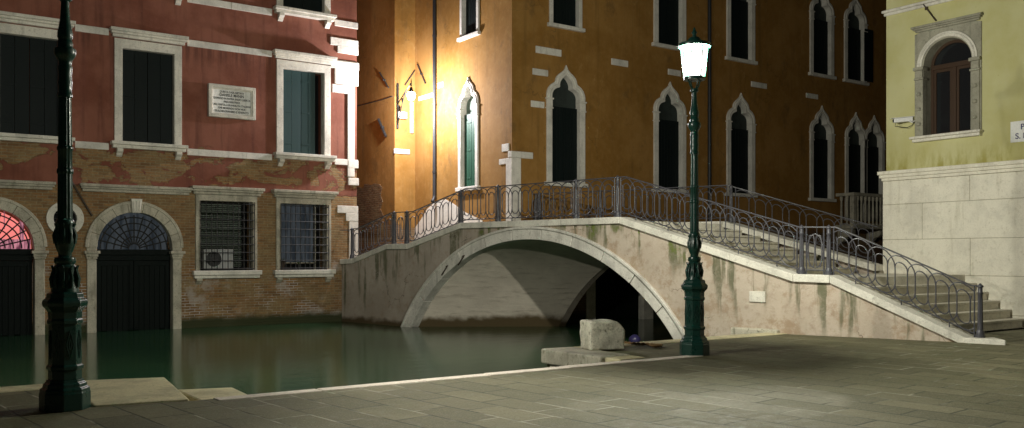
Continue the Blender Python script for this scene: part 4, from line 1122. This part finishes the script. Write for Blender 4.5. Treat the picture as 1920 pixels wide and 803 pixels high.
g = MB(); nb = -.30; wdt = .07
g.wring(WY, arch2(uc, hw-.0, zS, zB), arch2(uc, hw-wdt, zS, zB), nb-.05, nb+.02)
g.wbox(WY, uc-hw+.02, uc+hw-.02, zS-.06, zS+.05, nb-.05, nb+.03); g.wbox(WY, uc-.05, uc+.05, zB, zS-.06, nb-.05, nb+.03)
for s in (-1,1):
    u0_, u1_ = (uc-hw+wdt, uc-.05) if s < 0 else (uc+.05, uc+hw-wdt)
    g.wring(WY, [(u0_,zB),(u0_,zS-.06),(u1_,zS-.06),(u1_,zB)], [(u0_+.06,zB+.08),(u0_+.06,zS-.13),(u1_-.06,zS-.13),(u1_-.06,zB+.08)], nb-.04, nb+.01, closed=True)
g.build('casement', M['wood'], yf, bevel=.004)
g = MB(); g.wprism(WY, arch2(uc, hw-.03, zS, zB+.02), nb-.035, nb-.02); g.build('pane', M['glass'], yf)
# upper string course
zz = onX(1659,22,XY)[1]
g = MB(); g.wbox(WY, -20, YC+.03, zz-.06, zz, -.02, .10); g.wbox(WY, -20, YC+.0, zz-.13, zz-.062, -.02, .05); g.build('string_course', M['white'], yel, bevel=.01)
# plinth of large blocks
courses = [(-.4,.236,[9.9,7.2]),(.236,1.082,[11.4,9.2,6.4]),(1.082,1.918,[YY(1821),7.0]),(1.918,2.764,[YY(1731),8.1,6.0]),(2.764,3.335,[YY(1820),7.4,5.2])]
g = MB()
for z0_, z1_, js in courses:
    js = [YC+.03]+js+[3,0,-4,-8,-12,-20]
    for a_, b_ in zip(js, js[1:]): g.wbox(WY, b_+.004, a_-.004, z0_+.004, z1_-.004, -.05, .045+random.uniform(-.003,.003))
g.build('plinth', M['plinth'], yel, bevel=.006)
g = MB(); g.wbox(WY, -20, YC+.02, -.4, 3.32, -.04, .036); g.build('plinth_joint', M['joint'], yel)
g = MB(); g.wbox(WY, -20, YC+.12, 3.489, 3.577, -.04, .14); g.wbox(WY, -20, YC+.09, 3.412, 3.487, -.04, .11); g.wbox(WY, -20, YC+.05, 3.338, 3.410, -.04, .075); g.build('plinth_cornice', M['plinth'], yel, bevel=.014, seg=2)
g = MB(); g.box(XY+.0, 45, YC-.045, YC+.01, -.5, 3.4); g.build('end_plinth', M['plinth'], yel)
# iron stay bar on the wall
p, q = onX(1733,8,XY), onX(1757,40,XY); g = MB(); g.tube([WY(p[0],p[1],.05),WY(q[0],q[1],.05)], .016, 6); m_ = onX(1739,17,XY); g.lathe([(-.03,.035),(.03,.035)], WY(m_[0],m_[1],.05), 8); g.build('wall_anchor', M['rust'], yel)
# security camera
cp = onX(1716,226,XY); cc = Vector(WY(cp[0],cp[1],0))
cm = thing('security_camera', cc, 'white security camera on a wall arm left of the round-headed window', 'security camera')
g = MB(); g.lathe([(0,.055),(.02,.055)], (0,0,0), 14); 
g = MB(); g.tube([cc, cc+Vector((-.10,.02,-.05)), cc+Vector((-.16,.05,-.02))], .018, 8); g.build('arm', M['conduit'], cm)
d = Vector((-.28,.30,-.03)).normalized(); c0 = cc+Vector((-.06,.03,.03)); 
g = MB(); e = c0+d*.42; up = Vector((0,0,1)); sd = d.cross(up).normalized()*.055; u_ = Vector((0,0,.05))
g.face_box([c0-sd-u_, e-sd-u_, e+sd-u_, c0+sd-u_, c0-sd+u_, e-sd+u_, e+sd+u_, c0+sd+u_]); g.build('housing', M['conduit'], cm, bevel=.015, seg=2)
g = MB(); f0 = c0-d*.03; f1 = e+d*.07; s2 = sd*1.25; h0 = Vector((0,0,.053)); h1 = Vector((0,0,.065)); g.face_box([f0-s2+h0, f1-s2+h0, f1+s2+h0, f0+s2+h0, f0-s2+h1, f1-s2+h1, f1+s2+h1, f0+s2+h1]); g.build('sunshield', M['conduit'], cm, bevel=.005)
g = MB(); g.tube([e-d*.002, e+d*.02], .035, 12); g.build('lens', M['fan'], cm)
g = MB(); g.tube([e-d*.05+Vector((0,0,-.05)), e-d*.03+Vector((0,0,-.13)), c0+d*.12+Vector((0,0,-.19)), c0+d*.02+Vector((0,0,-.15)), cc+Vector((-.03,0,-.04))], .008, 6); g.build('cable', M['pipe'], cm)
# street name sign
s0, s1 = YY(1895), YY(1895)-.85; zt = onX(1895,229,XY)[1]; zb = onX(1895,268,XY)[1]
sg = thing('street_sign', WY((s0+s1)/2, zb, 0), 'white street name panel with dark blue letters on the yellow wall', 'street sign')
g = MB(); g.wbox(WY, s1, s0, zb, zt, -.01, .012); g.build('panel', M['plaque'], sg, bevel=.004)
rotY = Matrix(((0,0,-1),(-1,0,0),(0,1,0)))
text_mesh("P", .17, WY(YY(1914), zb+(zt-zb)*.70, .016), rotY, M['blueink'], sg, 'lettering', 'LEFT', font_bold=.002)
text_mesh("S. P", .17, WY(YY(1904), zb+(zt-zb)*.27, .016), rotY, M['blueink'], sg, 'lettering', 'LEFT', font_bold=.002)

# blank white plate on the bridge wall
rx, ry = ray(1406); k = rx/ry; Y0 = KX/(k+KS); rx, ry = ray(1436); k = rx/ry; Y1 = KX/(k+KS); s = Y0/ray(1406)[1]; zt = CAM_H+(YH-546)/FPX*s; zb = CAM_H+(YH-566)/FPX*s
wp = MB(); P = lambda y,z,n: (nearX(y)-n*.98, y-n*.2, z)
wp.face_box([P(Y0,zb,0),P(Y1,zb,0),P(Y1,zb,.03),P(Y0,zb,.03),P(Y0,zt,0),P(Y1,zt,0),P(Y1,zt,.03),P(Y0,zt,.03)])
pl8 = thing('blank_plate', (nearX(Y0),Y0,zb), 'small blank white stone plate set in the pinkish bridge wall', 'plate')
wp.build('plate', M['istria'], pl8, bevel=.004)

# ================================================================= MOORING STONE, ROPE, FLOAT
g = MB(); ms = thing('mooring_stone', (9.25,11.05,.02), 'squared white stone block with one worn rounded corner on the quay slab', 'stone block')
bm = bmesh.new()
bmesh.ops.create_cube(bm, size=1); 
for v in bm.verts: v.co = Vector((v.co.x*.62, v.co.y*.42, (v.co.z+.5)*.46))
bmesh.ops.subdivide_edges(bm, edges=bm.edges[:], cuts=9, use_grid_fill=True)
from mathutils import noise as mnoise
for v in bm.verts:
    x, y, z = v.co
    ex = max(0, x-.10)/.21; v.co.z -= .15*ex*ex*(z/.46)
    v.co.z += .0 if z < .01 else .018*math.cos(y*6)-.01
    d = mnoise.noise(v.co*6)*.022+mnoise.noise(v.co*17)*.010+mnoise.noise(v.co*40)*.004
    if z > .01: v.co += v.co.normalized()*d
me = bpy.data.meshes.new('block'); bm.to_mesh(me); bm.free(); me.materials.append(M['worn2'] if 'worn2' in M else mat_stone('mooring_stone', (.86,.82,.68), (.13,.125,.07), .8, 1.0, .9, .6, bst=1.0))
o = bpy.data.objects.new('block', me); C.objects.link(o); o.parent = ms; o.rotation_euler = (0,0,R(-16)); me.polygons.foreach_set('use_smooth', [True]*len(me.polygons))
m = o.modifiers.new('s', 'SUBSURF'); m.levels = 1; m.render_levels = 1
bvx = onY(1127, 0, 11.05)[0]; ms.location = (onY(1127,0,10.95)[0]+.03, 10.95, .02)
# rope
pts = []; rxs = [(1170,645),(1185,647),(1203,648),(1222,649),(1232,650),(1240,652),(1230,653),(1222,651)]
for px, py in rxs:
    sx = CAM_H*FPX/(py-YH); r_ = ray(px); pts.append((r_[0]*sx, r_[1]*sx, .03))
g = MB(); P = [Vector(p) for p in pts]; fine = []
for a_, b_ in zip(P, P[1:]):
    for k in range(6): fine.append(a_.lerp(b_, k/6))
for ph in (0, math.pi): g.tube([(q.x+.012*math.cos(i*1.1+ph), q.y, q.z+.012*math.sin(i*1.1+ph)) for i, q in enumerate(fine)], .014, 6)
cst = P[-2]
for t_ in range(3): g.tube([(cst.x+(.07+.02*t_)*math.cos(a_*.5), cst.y+(.05+.02*t_)*math.sin(a_*.5), .03+.012*t_) for a_ in range(13)], .013, 6, True)
tag(g.build('rope', M['rope'], smooth=True), 'frayed brown mooring rope lying on the quay between stone block and lamp post', 'rope')
rx, ry = ray(1190); sb = 1.93*FPX/(643-YH)
fl = MB(); fl.lathe([(-.13,.02),(-.10,.08),(-.05,.12),(0,.135),(.05,.125),(.09,.095),(.12,.05),(.13,.01)], (rx*sb, ry*sb, ZW+.10), 18)
tag(fl.build('mooring_float', M['buoy'], smooth=True), 'dark blue round float on the water behind the stone block', 'float')

# ================================================================= LAMP POSTS
def lamppost(loc, label):
    root = thing('street_lamp', loc, label, 'street lamp', 'green cast-iron street lamps on the quay', rz=R(-35))
    k = 1/122.2
    def Z(y): return (665.3-y)*k
    g = MB(); oc8 = []
    g.lathe([(0,.232),(Z(645),.232),(Z(643),.226),(Z(640),.226),(Z(638),.200),(Z(634),.197),(Z(632),.172),(Z(629),.170)], seg=8, rot=R(22.5)); g.build('plinth', M['lamp'], root, world=False, bevel=.008, seg=2)
    g = MB(); g.lathe([(Z(629),.152),(Z(618),.150),(Z(617),.166),(Z(613),.168),(Z(611),.150),(Z(563),.146),(Z(562),.160),(Z(558),.162),(Z(556),.150),(Z(548),.155),(Z(545),.170),(Z(541),.200),(Z(537),.206),(Z(534),.200),(Z(531),.170),(Z(526),.165),(Z(524),.130)], seg=8, rot=R(22.5))
    for i in range(8):            # raised lozenge ornaments on the eight panels
        a = 2*math.pi*i/8; d = .1385; c = Vector((d*math.cos(a), d*math.sin(a), Z(587))); t = Vector((-math.sin(a), math.cos(a), 0)); nn = Vector((math.cos(a), math.sin(a), 0))
        for q0, q1 in (((0,.14),(.034,0)),((.034,0),(0,-.14)),((0,-.14),(-.034,0)),((-.034,0),(0,.14)),((0,.055),(.014,0)),((.014,0),(0,-.055)),((0,-.055),(-.014,0)),((-.014,0),(0,.055))):
            g.tube([c+t*q0[0]+Vector((0,0,q0[1]))+nn*.002, c+t*q1[0]+Vector((0,0,q1[1]))+nn*.002], .006, 5)
    g.build('pedestal', M['lamp'], root, world=False, bevel=.004)
    g = MB(); g.lathe([(Z(526),.128),(Z(520),.125),(Z(512),.116),(Z(504),.104),(Z(497),.100),(Z(494),.103),(Z(491),.085),(Z(489),.097),(Z(486),.100),(Z(483),.095),(Z(481),.062),(Z(477),.062),(Z(474),.075),(Z(468),.092),(Z(462),.095),(Z(452),.086),(Z(445),.080),(Z(442),.084),(Z(439),.082),(Z(437),.074)], seg=24, flute=(Z(520),Z(498),.08))
    g.build('vase', M['lamp'], root, world=False, smooth=True)
    for zc_, r0, n_, h in ((Z(519),.122,10,.22),(Z(466),.094,10,.20)):   # acanthus leaves
        g = MB()
        for i in range(n_):
            a = 2*math.pi*i/n_; nn = Vector((math.cos(a), math.sin(a), 0))
            g.tube([nn*(r0-.004)+Vector((0,0,zc_)), nn*(r0+.004)+Vector((0,0,zc_+h*.4)), nn*(r0-.018)+Vector((0,0,zc_+h*.8)), nn*(r0+.002)+Vector((0,0,zc_+h))], [.014,.018,.012,.006], 6)
        g.build('leaf_collar', M['lamp'], root, world=False, smooth=True)
    g = MB()
    g.lathe([(Z(437),.073),(Z(436),.069),(Z(382),.066),(Z(381),.074),(Z(379),.076),(Z(376),.074),(Z(375),.066),(Z(354),.065),(Z(353),.072),(Z(351),.074),(Z(349),.072),(Z(348),.063),(Z(290),.058),(Z(289),.066),(Z(286),.068),(Z(284),.060),(Z(276),.062),(Z(272),.068),(Z(268),.062),(Z(262),.060),(Z(256),.066),(Z(253),.066),(Z(250),.058),(Z(245),.064),(Z(241),.085),(Z(238),.098),(Z(234),.100),(Z(231),.096),(Z(229),.072),(Z(227),.070),(Z(224),.072),(Z(222),.066),(Z(220),.060),(Z(217),.070),(Z(212),.070),(Z(205),.058),(Z(195),.046),(Z(180),.038),(Z(174),.038),(Z(172),.060),(Z(169),.064),(Z(167),.058)], seg=28, flute=(Z(436),Z(290),.10))
    g.build('shaft', M['lamp'], root, world=False, smooth=True)
    # lantern
    zl0, zl1 = Z(147), Z(88); rb, rt = .160, .213
    g = MB(); ns = 8
    for i in range(4):
        a = math.pi/2*i+R(20); d = Vector((math.cos(a), math.sin(a), 0)); g.tube([d*.035+Vector((0,0,Z(168))), d*.07+Vector((0,0,Z(162))), d*.10+Vector((0,0,Z(152))), d*.15+Vector((0,0,Z(147)))], .011, 6)
    for i in range(ns):
        a = 2*math.pi*i/ns+R(22.5); d = Vector((math.cos(a), math.sin(a), 0)); g.tube([d*rb+Vector((0,0,zl0)), d*rt+Vector((0,0,zl1))], .011, 6)
    g.lathe([(zl0-.03,rb-.05),(zl0-.028,rb+.004),(zl0+.012,rb+.008),(zl0+.012,rb-.02)], seg=24)
    lan = g.build('lantern_frame', M['lamp'], root, world=False)
    g = MB(); b = 0; seg = 24
    for z_, r_ in ((zl0+.012,rb-.004),(zl1,rt-.006)):
        for i in range(seg): a = 2*math.pi*i/seg; g.v.append((r_*math.cos(a), r_*math.sin(a), z_))
    for i in range(seg): g.f.append([i,(i+1)%seg,seg+(i+1)%seg,seg+i])
    g.build('lantern_glass', M['lampglass'], lan, world=False, smooth=True)
    g = MB(); g.lathe([(zl1,rt-.01),(zl1-.005,.245),(zl1+.02,.252),(zl1+.045,.246),(zl1+.055,.20),(zl1+.065,.13),(zl1+.10,.11),(zl1+.14,.075),(zl1+.155,.035),(zl1+.19,.028),(zl1+.215,.045),(zl1+.24,.028),(zl1+.28,.016),(zl1+.30,.006)], seg=24)
    g.build('lantern_cap', M['lamp'], lan, world=False, smooth=True)
    g = MB(); g.lathe([(zl0+.02,.03),(zl0+.06,.05),(zl0+.12,.085),(zl0+.32,.085),(zl0+.40,.05),(zl0+.43,.02)], seg=12)
    bl = g.build('bulb', M['bulb'], lan, world=False, smooth=True)
    li = bpy.data.lights.new('lamp_light', 'POINT'); li.energy = LAMP_W; li.color = (1,.98,.84); li.shadow_soft_size = .07
    lo = bpy.data.objects.new('lamp_light', li); C.objects.link(lo); lo.parent = root; lo.location = (0,0,zl0+.24)
    return root
sR = 13.75; r_ = ray(1302); sL = 8.85; rl = ray(122)
lampA = lamppost((r_[0]*sR, r_[1]*sR, .0), 'dark green iron street lamp with bright lantern standing in front of the bridge')
lampB = copy_tree(lampA); lampB.location = (rl[0]*sL, rl[1]*sL, 0); lampB['label'] = 'larger-looking dark green street lamp in front of the red house, its lantern cropped'

# wall lamp on the jog of the ochre palace
rx, ry = ray(771); s = 13.5/rx; LX, LY = 13.5, ry*s; LZ = CAM_H+(YH-181)/FPX*s
wl = thing('wall_lamp', (13.99,26.40,LZ), 'bright lantern on a scrolled iron bracket on the ochre palace side wall', 'wall lamp')
mt = Vector((13.99,26.41,LZ-.05)); tip = Vector((LX,LY,LZ+.42))
g = MB(); g.box(13.955,14.025,26.37,26.425,LZ-.75,LZ+.75); g.build('back_plate', M['bar'], wl, bevel=.006)
g = MB(); g.tube([mt+Vector((0,0,.1)), mt.lerp(tip,.5)+Vector((0,0,.06)), tip], .022, 6)
m1 = mt+Vector((0,-.05,-.6))
g.tube([mt+Vector((0,0,-.6)), mt.lerp(tip,.18)+Vector((0,0,-.40)), mt.lerp(tip,.38)+Vector((0,0,-.12)), mt.lerp(tip,.6)+Vector((0,0,.02))], .018, 6)
for c_, rr in ((mt.lerp(tip,.16)+Vector((0,0,-.16)),.12),(mt.lerp(tip,.36)+Vector((0,0,-.04)),.07)):
    dd = (tip-mt); dd.z = 0; dd.normalize(); g.tube([c_+dd*rr*(1-i/34)*math.cos(i*.55)+Vector((0,0,rr*(1-i/34)*math.sin(i*.55))) for i in range(26)], .012, 5)
g.tube([tip+Vector((0,0,.14)), tip, tip+Vector((0,0,-.10))], [.008,.02,.02], 6)
g.build('bracket', M['bar'], wl)
g = MB(); g.lathe([(.30,.02),(.27,.04),(.22,.05),(.17,.07),(.14,.10),(.125,.105),(.12,.10)], (LX,LY,LZ), 16); g.build('shade', M['bar'], wl, smooth=True)
g = MB(); g.lathe([(-.13,.03),(-.10,.09),(-.02,.125),(.06,.13),(.10,.12)], (LX,LY,LZ), 16); g.build('globe', M['bulb'], wl, smooth=True)
li = bpy.data.lights.new('wall_light', 'POINT'); li.energy = WALL_W; li.color = (1,.96,1.0); li.shadow_soft_size = .09
lo = bpy.data.objects.new('wall_light', li); C.objects.link(lo); lo.parent = wl; lo.location = Vector((LX,LY,LZ-.06))-Vector(wl.location)
